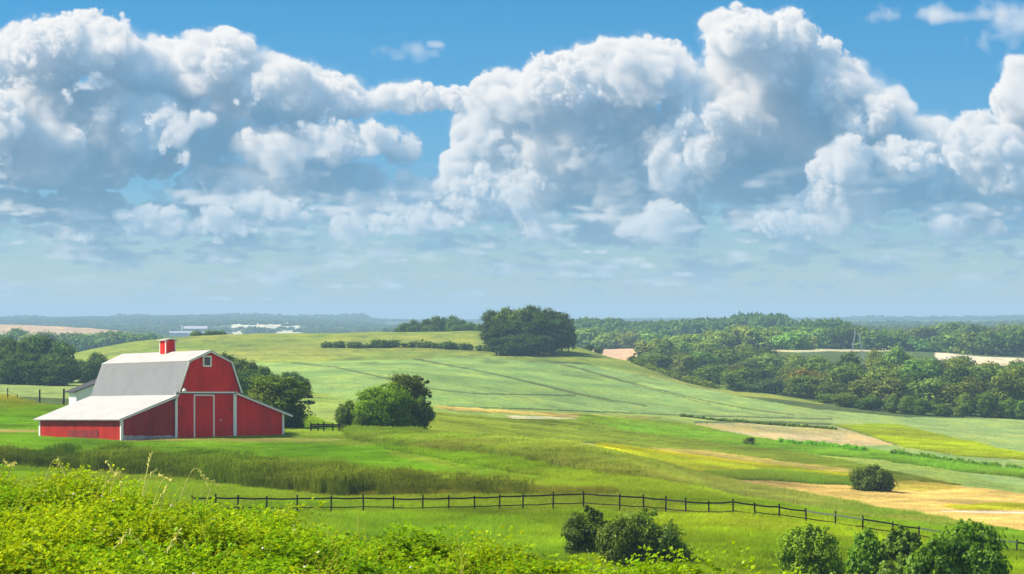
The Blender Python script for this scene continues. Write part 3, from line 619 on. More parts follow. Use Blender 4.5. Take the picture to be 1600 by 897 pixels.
mb = MB(); bbox(mb, cl+.3, cr-.3, ct0-.03, ct0+.01, zP+.5, zP+1.1)
for k in range(5): bbox(mb, cl+.3, cr-.3, ct0-.06, ct0-.031, zP+.52+k*.12, zP+.58+k*.12)
mb.build('louver', M_RED2, cu)

# small white shed behind the barn
sx_, sD = 127, 318; p = ground(119, sD); base = p.z-.2; shed = empty('small_shed', (p.x, p.y, base), math.radians(38)); tag(shed, 'little white shed with dark lean-to roof peeping out behind the red barn', 'shed')
zt = Z(601.5, sD)-base; zl = Z(612.5, sD)-base
mb = MB(); mb.prism([(0,0,0),(4.2,0,0),(4.2,0,zt+.5),(0,0,zl)], [(0,2,0),(4.2,2,0),(4.2,2,zt+.5),(0,2,zl)]); mb.build('wall', M_WHITE, shed)
mb = MB(); mb.prism([(-.5,-.3,zl-.10),(4.4,-.3,zt+.62),(4.4,-.3,zt+.76),(-.5,-.3,zl+.04)], [(-.5,2.3,zl-.10),(4.4,2.3,zt+.62),(4.4,2.3,zt+.76),(-.5,2.3,zl+.04)]); mb.build('roof', simple('tar_roof', (.05,.05,.055), .8), shed)
mb = MB(); mb.box((.25,-.04,0.2), (1.3,.02,1.7)); mb.build('door', simple('slate_blue_paint', (.07,.10,.16), .6), shed)

# ------------------------------------------------------------------ fences
M_FENCE = plank_mat('weathered_rail', (.035,.026,.026), (.07,.05,.045), pitch=.5); M_FENCEW = simple('sun_bleached_rail', (.50,.44,.36), .7, 0, .2, 3)
RAIL = [(300,778.5,158),(337,778,160),(372,778.5,161),(416,779,162),(465,779.5,163),(517,778.6,164),(568,778,165),(614,779,165),(660,779.5,165),(701,778.4,165),(742,777.6,165),(780,776.4,165),(817,775,165),(864,773.4,165),(912,771.6,165),(968,775,164),(1006,777.6,164),(1040,780.6,164),(1072,784,163),(1108,786,163),(1146,784.2,163),(1180,789,163),(1218,792.6,163),(1260,798.6,163),(1305,805,163),(1348,811.5,163),(1395,818.6,163),(1437,825.5,164),(1480,832,165),(1535,840,166),(1589,847.6,168),(1640,855,170)]
fen = empty('rail_fence', ground(912, 165)); tag(fen, 'long dark post and rail fence running across the meadow below the bank', 'fence')
fo = fen.location; tops = []
for i, (px, py, D) in enumerate(RAIL):
    p = pt(px, py, D); gz = h1(p.x, p.y); q = p-fo; tops.append((p, gz))
    mb = MB(); lean = rnd.uniform(-.05,.05); hh = .14+rnd.random()*.14
    mb.bar((q.x, q.y+.06, gz-.3-fo.z), (q.x+lean, q.y+.06, q.z+hh), .10, .10, (1,0,0)); mb.build('post', M_FENCE, fen)
WH = {(912,1),(1040,0),(1218,0),(1260,0),(1305,0),(1437,0),(1480,0),(1535,0)}
for i in range(len(RAIL)-1):
    (a, ga), (b, gb) = tops[i], tops[i+1]; lo = .60 if RAIL[i][0] < 1180 else .50
    for k, dz in ((0, 0.0), (1, -lo)):
        if k == 1 and RAIL[i][0] in (817,): pass
        aa = a-fo+Vector((0,-.02,dz+rnd.uniform(-.02,.02))); b2 = b-fo+Vector((0,-.02,dz+rnd.uniform(-.02,.02))); mid = (aa+b2)/2+Vector((0,0,-rnd.uniform(.0,.05)))
        mb = MB(); w = .105 if k == 0 else .065
        mb.bar(aa, mid, .05, w); mb.bar(mid, b2, .05, w); white = RAIL[i][0] in (1260,1305,1437,1535) and k == 0
        ob = mb.build('rail', M_FENCEW if white else M_FENCE, fen)
        if white: tag(ob, 'bleached pale top rail')
f2 = empty('short_fence', ground(508, 285)); tag(f2, 'short dark fence between the barn tree and the bright bushy tree', 'fence')
for px in (486, 497, 506, 520, 530):
    p = pt(px, 661 if px != 506 else 659, 285)-f2.location; mb = MB(); mb.bar((p.x,p.y,h1(p.x+f2.location.x,p.y+f2.location.y)-.3-f2.location.z), tuple(p), .16); mb.build('post', M_FENCE, f2)
for py in (663.2, 666.0):
    mb = MB(); mb.bar(pt(484,py,285)-f2.location, pt(532,py+.8,285)-f2.location, .06, .15); mb.build('rail', M_FENCE, f2)
f3 = empty('wire_fence', ground(62, 352)); tag(f3, 'thin wire fence with leaning wooden posts in yellow grass left of the barn', 'fence')
prev = None
for px, p0, p1, w in ((-60,612,636,.16),(12,606,622,.13),(27,616,624,.10),(62,609,632,.20),(100,607.5,632,.24),(128,612,632,.18)):
    a = pt(px, p0, 352)-f3.location; b = pt(px+rnd.uniform(-.6,.6), p1+2, 352)-f3.location; mb = MB(); mb.bar(b, a, w); mb.build('post', M_FENCE, f3)
    if prev is not None:
        for q_ in (.25, .55): 
            mb = MB(); mb.bar(prev[0].lerp(prev[1], q_), a.lerp(b, q_), .03); mb.build('wire', M_FENCE, f3)
    prev = (a, b)

# ------------------------------------------------------------------ far farm buildings and the white mast
M_FW = simple('far_white', (.42,.44,.46), .5, 0, .05, 1); M_FR = simple('far_pale_roof', (.40,.41,.42), .45, 0, .05, 1); 
FB = [('farm_building', 266, 300, 517.5, 521.5, 3000, 'long low white farm building at the left of the distant farmstead'), ('farm_building', 296, 330, 519, 524, 2800, 'broad white farm building at the right of the distant farmstead'),
      ('silo', 283, 287.5, 508.5, 513, 3100, 'small white silo above the distant white farm buildings'), ('farm_building', 288, 324, 509.5, 516.5, 3060, 'white building with a long sloping roof behind the distant farmstead'), ('farm_building', 533, 548, 517.6, 520, 3200, 'tiny white building on the far side of the grassy hill')]
for nm, a, b, t_, bo, D, lab in FB:
    x0, x1 = (a-800)/F*D, (b-800)/F*D; zt = Z(t_, D); zb = Z(bo, D)-14; L = x1-x0; r = empty(nm, ((x0+x1)/2, D, zb)); tag(r, lab, 'silo' if nm == 'silo' else 'farm building', 'distant farm buildings'); hgt = zt-zb
    if nm == 'silo':
        mb = MB(); mb.tube([(0,0,0),(0,0,hgt-1.2),(0,0,hgt-.5),(0,0,hgt)], [L/2,L/2,L/2.6,.2], 16); mb.build('tank', M_FW, r); continue
    wd = L*.5; eav = hgt-max(2.0, (Z(t_,D)-Z(bo,D))*.6)
    mb = MB(); mb.prism([(-L/2,-wd/2,0),(-L/2,wd/2,0),(-L/2,wd/2,eav),(-L/2,0,hgt-.3),(-L/2,-wd/2,eav)], [(L/2,-wd/2,0),(L/2,wd/2,0),(L/2,wd/2,eav),(L/2,0,hgt-.3),(L/2,-wd/2,eav)]); mb.build('wall', M_FW, r)
    mb = MB(); 
    for s_ in (-1, 1): mb.prism([(-L/2-.5,0,hgt-.25),(-L/2-.5,s_*(wd/2+.5),eav-.2),(-L/2-.5,s_*(wd/2+.5),eav+.1),(-L/2-.5,0,hgt)], [(L/2+.5,0,hgt-.25),(L/2+.5,s_*(wd/2+.5),eav-.2),(L/2+.5,s_*(wd/2+.5),eav+.1),(L/2+.5,0,hgt)])
    mb.build('roof', M_FR, r)
MD = 860; mz = Z(516, MD); p = pt(1339, 516, MD); gz = h1(p.x, MD); mast = empty('lattice_mast', (p.x, MD, gz)); tag(mast, 'thin white lattice mast standing above the wood', 'mast')
hgt = mz-gz; rb = 3.6; c4 = [(-rb,-rb),(rb,-rb),(rb,rb),(-rb,rb)]; rt = .55
for x, y in c4: mb = MB(); mb.bar((x,y,-1), (x/rb*rt,y/rb*rt,hgt), .19); mb.build('leg', M_FW, mast)
for k in range(1, 4):
    z_ = hgt*k/4.0; r_ = rb+(rt-rb)*k/4.0; mb = MB(); q4 = [(-r_,-r_,z_),(r_,-r_,z_),(r_,r_,z_),(-r_,r_,z_)]
    for i in range(4): mb.bar(q4[i], q4[(i+1)%4], .07)
    mb.build('brace', M_FW, mast)
mb = MB(); mb.box((-.9,-.9,hgt-.1), (.9,.9,hgt+.1)); mb.build('platform', M_FW, mast)
print('built', round(time.time()-T0, 1))
# ------------------------------------------------------------------ trees and bushes
def sphere_pts(n, r):
    p = r.normal(size=(n,3)); return p/np.linalg.norm(p, axis=1, keepdims=True)
def leaf_cloud(lobes, nleaf, size, r, flat=.25, fill=.18):
    """leaves spread over and through a set of lobes (cx,cy,cz,rx,ry,rz); returns mesh arrays"""
    L = np.array(lobes, float); vol = (L[:,3]*L[:,4]*L[:,5])**(2/3.); ns = 16*len(L)
    sk = r.choice(len(L), ns, p=vol/vol.sum()); sd = sphere_pts(ns, r); sd[:,2] = sd[:,2]*.9+.12; sr = .78+.34*r.random(ns)**1.5
    SP = L[sk,:3]+sd*L[sk,3:]*sr[:,None]; ss = (.14+.16*r.random(ns))*L[sk,3]            # sprays of twigs on every lobe
    q = r.integers(0, ns, nleaf); k = sk[q]; off = r.normal(size=(nleaf,3))*ss[q][:,None]*np.array((1.15,1.15,.62)); P = SP[q]+off
    ins = r.random(nleaf) < fill; P[ins] = (L[k,:3]+sphere_pts(nleaf, r)*L[k,3:]*(r.random(nleaf)**.5)[:,None])[ins]
    d = (P-L[k,:3])/L[k,3:]; d /= np.linalg.norm(d, axis=1, keepdims=True)+1e-6; d = d*1.15+np.array((0,0,.35))*np.sign(off[:,2:3]+.1)
    # drop leaves buried deep inside another lobe
    keep = np.ones(nleaf, bool)
    for j in range(len(L)):
        q = (((P-L[j,:3])/L[j,3:])**2).sum(1); keep &= ~((q < .36) & (k != j))
    P = P[keep]; d = d[keep]; k = k[keep]; n = len(P)
    nrm = d+r.normal(0, .50, (n,3)); nrm[:,2] += .25; nrm /= np.linalg.norm(nrm, axis=1, keepdims=True)
    t = np.cross(nrm, r.normal(size=(n,3))); t /= np.linalg.norm(t, axis=1, keepdims=True); b = np.cross(nrm, t)
    s = size*(.6+.8*r.random(n))[:,None]
    V = np.stack([P-t*s, P-b*s*.55+nrm*s*flat*.3, P+t*s, P+b*s*.55+nrm*s*flat*.3], 1).reshape(-1,3)
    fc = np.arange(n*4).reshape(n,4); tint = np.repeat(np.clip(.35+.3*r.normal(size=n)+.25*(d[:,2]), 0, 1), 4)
    return V, fc, tint
def mesh_tint(name, V, fc, tint, m, attr='tint'):
    me = np_mesh(name, V, fc); a = me.attributes.new(attr, 'FLOAT', 'POINT'); a.data.foreach_set('value', tint.astype(np.float32)); me.materials.append(m); return me
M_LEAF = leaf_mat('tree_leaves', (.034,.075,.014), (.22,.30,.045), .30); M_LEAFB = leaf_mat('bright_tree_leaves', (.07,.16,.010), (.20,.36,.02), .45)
M_BARK = simple('bark', (.085,.065,.05), .9, 0, .3, 4)
def tree_proto(seed, w=10., h=12., nl=26, nleaf=9000, size=.34, m=None, shape='round', trunk_h=.16, ls=1.0):
    """crown of width w and height h standing on the origin, with trunk and limbs"""
    r = np.random.default_rng(seed); lobes = []
    for i in range(nl):
        a = r.random()*2*math.pi; t = (i+.5)/nl
        z = trunk_h*h+(1-trunk_h)*h*(.12+.76*t)
        env = math.sqrt(max(.06, 1-((t-.42)/.66)**2))
        if shape == 'tall': env = math.sin(math.pi*(.2+.72*t))*.75
        q = w/2*env*math.sqrt(r.random())*(.72 if ls < 1.1 else .62); lr = w*ls*(.12+.10*r.random())*(.8+.25*env)
        lobes.append((q*math.cos(a), q*math.sin(a), min(z, h-lr*.8), lr, lr, lr*(.72+.2*r.random())))
    for i in range(nl//2):     # smaller boughs that break the outline
        a = r.random()*6.28; z = h*(.28+.68*r.random()); q = w/2*(.78+.22*r.random())*math.sqrt(max(.05, 1-((z/h-.45)/.62)**2)); lr = w*(.04+.045*r.random()); lobes.append((q*math.cos(a), q*math.sin(a), z, lr, lr, lr*.8))
    V, fc, ti = leaf_cloud(lobes, nleaf, size, r)
    cr = mesh_tint('crown', V, fc, ti, m or M_LEAF)
    mb = MB(); tr = w*.032+.05
    mb.tube([(0,0,-.6),(0,0,trunk_h*h*.5),(tr*.4,0,h*.45),(0,tr*.3,h*.75)], [tr*1.35,tr,tr*.62,tr*.2], 8)
    for i in range(6):
        l = lobes[r.integers(nl)]; z0 = h*(.14+.3*r.random()); mb.tube([(0,0,z0), (l[0]*.5,l[1]*.5,z0+(l[2]-z0)*.6), (l[0],l[1],l[2])], [tr*.55,tr*.32,tr*.1], 5)
    return cr, mb.mesh('trunk', M_BARK), w, h
def place_tree(name, proto, loc, width, height, rz, label, cat='tree', group=None, col=(1,1,1), parts=True):
    cr, tk, w, h = proto
    t = empty(name, loc, rz); t.scale = (width/w, width/w, height/h); tag(t, label, cat, group)
    c = obj('crown', cr, None, t); c.color = (*col, 1)
    if parts: obj('trunk', tk, None, t)
    return t
MIDP = [tree_proto(40+i, 11, 12, 12+i, 7500, .38, None, 'tall' if i == 3 else 'round', .12, 1.45) for i in range(7)]
NEARP = [tree_proto(70+i, 8, 8.5, 34, 30000, .17, None, 'round', .08) for i in range(3)]
def at_top(px, D, top, sink=.4):
    g = ground(px, D); g.z -= sink; return g, Z(top, D)-g.z
ORD = ['first','second','third','fourth','fifth','sixth','seventh','eighth','ninth','tenth','eleventh','twelfth','thirteenth','fourteenth','fifteenth','sixteenth','seventeenth','eighteenth','nineteenth','twentieth']

# trees round the barn
def near_tree(px, D, top, wpx, proto, label, name='leafy_tree', mat=None, col=(1,1,1), sink=.4, rz=None):
    g, hh = at_top(px, D, top, sink); return place_tree(name, proto, g, wpx/F*D, hh, rnd.random()*6 if rz is None else rz, label, 'tree', None, col)
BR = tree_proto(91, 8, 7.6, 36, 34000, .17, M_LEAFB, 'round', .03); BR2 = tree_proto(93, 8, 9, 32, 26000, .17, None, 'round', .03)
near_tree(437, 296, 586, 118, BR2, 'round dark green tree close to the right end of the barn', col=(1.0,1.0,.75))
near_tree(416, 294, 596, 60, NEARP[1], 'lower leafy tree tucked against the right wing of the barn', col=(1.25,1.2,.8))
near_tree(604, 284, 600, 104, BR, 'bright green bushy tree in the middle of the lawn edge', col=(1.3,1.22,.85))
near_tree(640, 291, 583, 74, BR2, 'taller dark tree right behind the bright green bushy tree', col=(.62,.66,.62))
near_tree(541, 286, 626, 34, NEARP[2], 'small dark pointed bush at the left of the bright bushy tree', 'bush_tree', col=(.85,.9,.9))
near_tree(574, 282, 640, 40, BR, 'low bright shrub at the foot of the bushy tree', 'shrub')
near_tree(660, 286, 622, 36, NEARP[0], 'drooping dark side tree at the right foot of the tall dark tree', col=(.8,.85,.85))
near_tree(462, 296, 651, 26, BR, 'small pale shrub beside the right corner of the barn', 'shrub')
# behind the barn to the right
for i, (px, top, w, D) in enumerate([(352,553,44,430),(374,563,40,425),(396,566,38,420),(412,572,36,415),(430,585,26,425),(455,581,32,430),(472,588,22,420),(388,580,40,400)]):
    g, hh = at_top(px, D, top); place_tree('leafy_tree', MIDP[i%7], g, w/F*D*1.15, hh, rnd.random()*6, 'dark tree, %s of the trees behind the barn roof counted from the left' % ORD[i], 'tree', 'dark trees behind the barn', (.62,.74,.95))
# dark grove at the left edge
k = 0
for D, lst in ((585, [(-70,536,66),(-12,541,60),(22,548,52),(50,552,52),(82,553,46),(112,560,42),(140,563,36)]), (620, [(-40,530,70),(8,529,50),(38,527,48),(66,523,50),(92,533,44),(120,562,30),(152,552,34)]), (565, [(10,560,44),(45,566,50),(78,566,44),(100,568,40)])):
    for px, top, w in lst:
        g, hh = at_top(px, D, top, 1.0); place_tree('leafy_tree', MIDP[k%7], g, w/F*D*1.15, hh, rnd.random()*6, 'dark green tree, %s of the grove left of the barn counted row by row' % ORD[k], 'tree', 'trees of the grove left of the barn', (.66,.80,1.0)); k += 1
# hilltop clump
k = 0; CL = tree_proto(111, 11, 13, 30, 15000, .27, None, 'round', .2); CL2 = tree_proto(112, 10, 14, 30, 14000, .27, None, 'tall', .25); CL3 = tree_proto(113, 11, 12, 28, 14000, .27, None, 'round', .12)
for px, top, w, D in [(772,486,44,770),(790,479,46,766),(812,482,50,762),(836,479,52,764),(858,481,50,768),(878,488,40,772),(782,500,60,752),(812,500,62,748),(842,498,60,750),(866,500,52,756),(776,528,40,744),(800,526,52,742),(826,524,54,741),(850,524,48,744),(888,506,26,778)]:
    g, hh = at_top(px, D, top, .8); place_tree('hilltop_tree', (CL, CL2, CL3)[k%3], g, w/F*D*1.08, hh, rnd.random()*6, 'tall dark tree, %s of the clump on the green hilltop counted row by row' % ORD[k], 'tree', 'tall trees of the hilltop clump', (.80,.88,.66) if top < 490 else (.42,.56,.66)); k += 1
for i, (px, top, w) in enumerate([(921,538,17),(936,543,14),(988,556,15),(1003,561,12)]):
    D = 850 if i < 2 else 775; g, hh = at_top(px, D, top, .3); place_tree('shrub', MIDP[i], g, w/F*D, max(hh, 1.5), i, ['round dark shrub on the ridge just right of the hilltop clump','low dark shrub on the ridge before the tan field','dark shrub on the ridge right of the tan field','lowest shrub on the ridge before the wood'][i], 'shrub', None, (.7,.85,.9))
# row of trees on the hill crest
k = 0
for px, top, w, D in [(622,512,12,1010),(634,505,20,1000),(650,500,22,1010),(666,498,24,1000),(681,494,24,1005),(694,496,18,1010),(708,494,26,1000),(722,500,20,1010),(735,504,18,1005),(748,506,14,1000),(642,510,20,985),(672,508,24,985),(716,508,26,985)]:
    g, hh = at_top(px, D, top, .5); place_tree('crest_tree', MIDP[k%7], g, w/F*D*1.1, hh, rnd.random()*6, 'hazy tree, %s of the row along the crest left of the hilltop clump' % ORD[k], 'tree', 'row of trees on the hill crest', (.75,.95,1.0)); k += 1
# scrubby hedge under the crest, one thing
def hedge(name, pts, hgt, label, col=(1,1,1), size=.3, nleaf=9000, m=None, cat='hedge'):
    r = np.random.default_rng(len(pts)*7+int(pts[0][0])); lobes = []; o0 = ground(*pts[0][:2])
    for (a, Da), (b, Db) in zip(pts[:-1], pts[1:]):
        L = (ground(b, Db)-ground(a, Da)).length; nn = max(2, int(L/(hgt*.75)))
        for i in range(nn):
            t = (i+r.random())/nn; g = ground(a+(b-a)*t, Da+(Db-Da)*t+r.normal()*hgt*.35)-o0; s = hgt*(.35+.4*r.random())
            lobes.append((g.x, g.y, g.z+s*.6, s*1.1, s*1.1, s))
    V, fc, ti = leaf_cloud(lobes, nleaf, size, r); me = mesh_tint('hedge', V, fc, ti, m or M_LEAF); o = obj(name, me, None, None, o0); o.color = (*col, 1); tag(o, label, cat); return o
hedge('hedge', [(500,790),(560,782),(640,778),(700,775),(758,770)], 2.2, 'scrubby dark hedge along the foot of the grassy hill', (.95,1.05,.9), .30, 16000)
hedge('hedge', [(990,742),(1030,728),(1060,712),(1120,690)], 1.8, 'thin line of scrub between the pale crop and the grassy ridge', (1.1,1.1,.8), .26, 5000)
hedge('hedge', [(1215,405),(1260,398),(1300,390),(1350,380)], .8, 'low dark green hedge beside the bright green strip in the valley', (1.3,1.5,.7), .16, 9000, M_LEAFB)
hedge('hedge', [(1062,500),(1160,490),(1230,484),(1306,474)], .5, 'dark low hedge along the upper edge of the tan field', (.9,.9,.7), .2, 9000)
hedge('hedge', [(1396,376),(1460,366),(1540,356),(1660,346)], .85, 'bright leafy hedge crossing the valley at the right edge', (1.2,1.2,.8), .16, 9000, M_LEAFB)
hedge('hedge', [(302,905),(325,900),(350,905)], 1.5, 'bushes on the crest of the hill behind the barn cupola', (.8,.95,.9), .3, 5000)
g, hh = at_top(1171, 392, 683, .2); place_tree('small_bush', NEARP[1], g, 22/F*392, hh, 1.0, 'small dark bush in the bright green strip of the valley', 'bush', None, (1.1,1.1,.9))

# the wood on the right: rows behind one another, hillside trees follow
edge = [(1000,815),(1100,760),(1200,705),(1285,625),(1330,602),(1400,590),(1500,583),(1700,572)]
k = 0; rowlab = ['front','second','third','fourth','back']
for row in range(5):
    px = 1012.0+rnd.random()*20; j = 0
    while px < 1650:
        D = lerp_tab(px, edge)+22+row*46+rnd.uniform(-8,8)
        base_top = lerp_tab(px, [(1000,562),(1030,560),(1060,560),(1120,566),(1200,584),(1285,592),(1400,590),(1500,586),(1700,592)])
        back_top = lerp_tab(px, [(1000,558),(1030,555),(1060,549),(1110,541),(1150,541),(1200,551),(1250,549),(1300,556),(1370,545),(1420,549),(1500,560),(1560,560),(1700,562)])
        top = base_top+(back_top-base_top)*(row/4.0)**.8+rnd.uniform(-7,9)
        w = (50+rnd.random()*30)*(620/D); g, hh = at_top(px, D, top, .8)
        b_ = .6+rnd.random()*.8; col = (b_*(.8+.4*rnd.random()), b_, b_*(.7+rnd.random()*.6))
        if row < 2: lab = 'broad green tree, the %s in the %s row of the right hand wood' % (ORD[min(j,19)], rowlab[row])
        else: lab = 'green tree, the %s in the %s row of the right hand wood' % (ORD[min(j,19)], rowlab[row])
        if abs(px-1258) < 24 and row == 1: col = (1.9,1.0,.85); lab = 'reddish brown tree in the wood right of the grassy ridge'
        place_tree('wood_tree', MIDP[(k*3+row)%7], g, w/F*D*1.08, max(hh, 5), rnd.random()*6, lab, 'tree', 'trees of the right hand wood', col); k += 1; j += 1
        px += w*.84
    if row == 0:
        px = 1290.0; j = 0
        while px < 1640:
            D = lerp_tab(px, edge)+8; w = 22+rnd.random()*14; top = 622+rnd.uniform(-8,10); g, hh = at_top(px, D, top, .5)
            place_tree('wood_shrub', MIDP[j%7], g, w/F*D*1.2, max(hh,3), rnd.random()*6, 'low shrub, %s from the left along the foot of the wood' % ORD[min(j,19)], 'shrub', 'shrubs at the foot of the wood', (1.0,1.1,.8)); px += w*1.05; j += 1
# middle distance: crowns standing out of the haze
FARP = [tree_proto(140+i, 13, 11, 7, 1800, .75, None, 'round', .05, 1.6) for i in range(5)]
k = 0
MIDT = [ # px range, D, top profile, crown px width, colour, label
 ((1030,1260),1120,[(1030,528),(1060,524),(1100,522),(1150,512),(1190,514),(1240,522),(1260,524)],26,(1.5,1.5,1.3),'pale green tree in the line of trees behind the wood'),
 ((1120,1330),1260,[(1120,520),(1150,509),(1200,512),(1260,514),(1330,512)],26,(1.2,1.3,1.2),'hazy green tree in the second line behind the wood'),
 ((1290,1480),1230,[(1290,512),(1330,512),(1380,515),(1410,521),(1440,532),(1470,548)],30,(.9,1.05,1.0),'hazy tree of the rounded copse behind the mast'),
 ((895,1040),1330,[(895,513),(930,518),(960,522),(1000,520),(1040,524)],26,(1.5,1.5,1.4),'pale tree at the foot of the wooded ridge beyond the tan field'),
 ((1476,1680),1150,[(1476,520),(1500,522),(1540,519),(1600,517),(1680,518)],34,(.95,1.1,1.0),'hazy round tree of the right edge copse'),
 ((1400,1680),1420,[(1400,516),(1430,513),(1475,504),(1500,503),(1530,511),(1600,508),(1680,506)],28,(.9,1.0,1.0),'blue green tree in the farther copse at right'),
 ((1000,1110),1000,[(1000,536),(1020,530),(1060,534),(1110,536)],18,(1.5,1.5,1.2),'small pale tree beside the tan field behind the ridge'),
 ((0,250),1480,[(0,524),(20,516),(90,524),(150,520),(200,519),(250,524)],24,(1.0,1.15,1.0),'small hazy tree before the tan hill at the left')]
for (a, b), D0, prof_, cw, col, lab in MIDT:
    px = a+rnd.random()*8; lst = []; j = 0
    while px < b:
        D = D0+rnd.uniform(-35,35); top = lerp_tab(px, prof_)+rnd.uniform(-2.2,2.5); g, hh = at_top(px, D, top, 1)
        w = cw*(.75+rnd.random()*.6)
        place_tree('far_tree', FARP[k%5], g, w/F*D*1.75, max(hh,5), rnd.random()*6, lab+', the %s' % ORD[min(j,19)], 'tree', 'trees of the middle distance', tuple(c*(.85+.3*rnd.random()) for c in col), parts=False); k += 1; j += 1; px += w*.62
print('trees', round(time.time()-T0, 1), len(bpy.data.objects))

# far woods that read as one mass
def woods(name, rows, label, proto_n=5, seed=1, col=(1,1,1)):
    r = np.random.default_rng(seed); Vs = []; Fs = []; Ts = []; off = 0
    src = []
    for p in FARW[:proto_n]:
        me = p; nv = len(me.vertices); v = np.empty(nv*3, np.float32); me.vertices.foreach_get('co', v); nf = len(me.polygons)*4; li = np.empty(nf, np.int32); me.loops.foreach_get('vertex_index', li)
        t = np.empty(nv, np.float32); me.attributes['tint'].data.foreach_get('value', t); src.append((v.reshape(-1,3), li.reshape(-1,4), t))
    for (a, b), D0, dD, prof_, cw, nrow in rows:
        for q in range(nrow):
            px = a+r.random()*cw
            while px < b:
                D = D0-q*dD+r.uniform(-.3,.3)*dD; top = lerp_tab(px, prof_)+q*2.2+r.uniform(-1.3,1.3); x = (px-800)/F*D; gz = h1(x, D)-2; hh = max(Z(top, D)-gz, 6)
                v, f, t = src[r.integers(len(src))]; w = cw*(1.1+.9*r.random())/F*D; an = r.random()*6.28; c, s = math.cos(an), math.sin(an)
                V = np.stack([(v[:,0]*c-v[:,1]*s)*w/13+x, (v[:,0]*s+v[:,1]*c)*w/13+D, v[:,2]*hh/11+gz], 1); Vs.append(V); Fs.append(f+off); Ts.append(np.clip(t*.6+r.random()*.4, 0, 1)); off += len(v); px += cw*.55
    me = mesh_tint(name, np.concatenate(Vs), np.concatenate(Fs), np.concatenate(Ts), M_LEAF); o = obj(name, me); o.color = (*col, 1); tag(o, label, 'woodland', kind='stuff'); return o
FARW = [tree_proto(160+i, 13, 11, 9, 520, 1.5, None, 'round', .02)[0] for i in range(5)]
woods('ridge_woods', [((880,1260),1750,50,[(880,506),(895,498),(950,497),(1000,503),(1040,501),(1060,500),(1130,496),(1160,490),(1220,491),(1240,500),(1260,508)],15,4),
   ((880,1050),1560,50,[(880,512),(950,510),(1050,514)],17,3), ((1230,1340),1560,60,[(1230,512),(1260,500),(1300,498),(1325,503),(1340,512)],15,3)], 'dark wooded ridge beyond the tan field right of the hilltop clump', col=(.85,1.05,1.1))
woods('far_woods', [((-700,2300),6300,200,[(-700,494),(0,495),(50,492),(90,497),(130,500),(165,495),(190,490),(240,493),(280,494),(330,491),(370,490),(400,490),(450,492),(520,492),(565,490),(585,498),(620,500),(760,500),(900,499),(1230,500),(1300,497),(1360,493),(1440,495),(1500,494),(1560,493),(1600,491),(2300,492)],7,4),
   ((-700,600),5200,300,[(-700,500),(0,501),(200,499),(400,499),(560,500),(600,508)],8,3), ((1240,2300),3900,300,[(1240,508),(1300,503),(1400,501),(1500,503),(1600,500),(2300,500)],9,4),
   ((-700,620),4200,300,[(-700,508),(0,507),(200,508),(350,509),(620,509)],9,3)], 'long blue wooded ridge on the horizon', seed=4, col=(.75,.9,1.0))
woods('valley_woods', [((170,350),3300,200,[(170,518),(215,514),(260,519),(350,516),(480,514),(620,514)],10,2), ((600,900),2700,200,[(600,512),(700,508),(800,510),(900,508)],10,2), ((386,425),3250,60,[(386,513),(400,511),(425,514)],9,1), ((475,620),3300,200,[(475,514),(620,514)],10,2),
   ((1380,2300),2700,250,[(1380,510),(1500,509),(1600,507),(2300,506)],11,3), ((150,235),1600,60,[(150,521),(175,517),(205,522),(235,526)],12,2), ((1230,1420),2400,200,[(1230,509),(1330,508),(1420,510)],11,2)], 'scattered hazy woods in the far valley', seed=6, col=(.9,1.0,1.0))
print('woods', round(time.time()-T0, 1))

# near bushes below the bank and by the fence
def bush_proto(seed, w, h, nl, nleaf, size, m, airy=False):
    r = np.random.default_rng(seed); lobes = []
    for i in range(nl):
        a = r.random()*6.28; q = w/2*math.sqrt(r.random())*.78; z = h*(.08+.84*r.random()**.8*(1-(q/(w/2))**2*.55)); lr = w*(.10+.08*r.random())*(1.0 if not airy else .8)
        lobes.append((q*math.cos(a), q*math.sin(a), z, lr, lr, lr*(.9+.5*r.random()*(1 if airy else 0))))
    for i in range(18 if airy else 12):
        a = r.random()*6.28; q = w/2*math.sqrt(r.random())*.85; z = h*(.98-.45*(q/(w/2))**2)
        for j in range(4): lobes.append((q*math.cos(a)+j*.04, q*math.sin(a), z-.15+j*.08, .22-.03*j, .22-.03*j, .13))
    V, fc, ti = leaf_cloud(lobes, nleaf, size, r, fill=.45); cr = mesh_tint('foliage', V, fc, ti, m); mb = MB()
    for i in range(12):
        l = lobes[r.integers(nl)]; mb.tube([(l[0]*.1,l[1]*.1,-.3),(l[0]*.6,l[1]*.6,l[2]*.5),(l[0],l[1],l[2])], [.05,.035,.012], 5)
    return cr, mb.mesh('stem', M_BARK)
M_BUSH = leaf_mat('bush_leaves', (.030,.075,.008), (.20,.31,.022), .38, gloss=.008); M_BUSH2 = leaf_mat('young_bush_leaves', (.045,.12,.008), (.29,.46,.02), .45, gloss=.008)
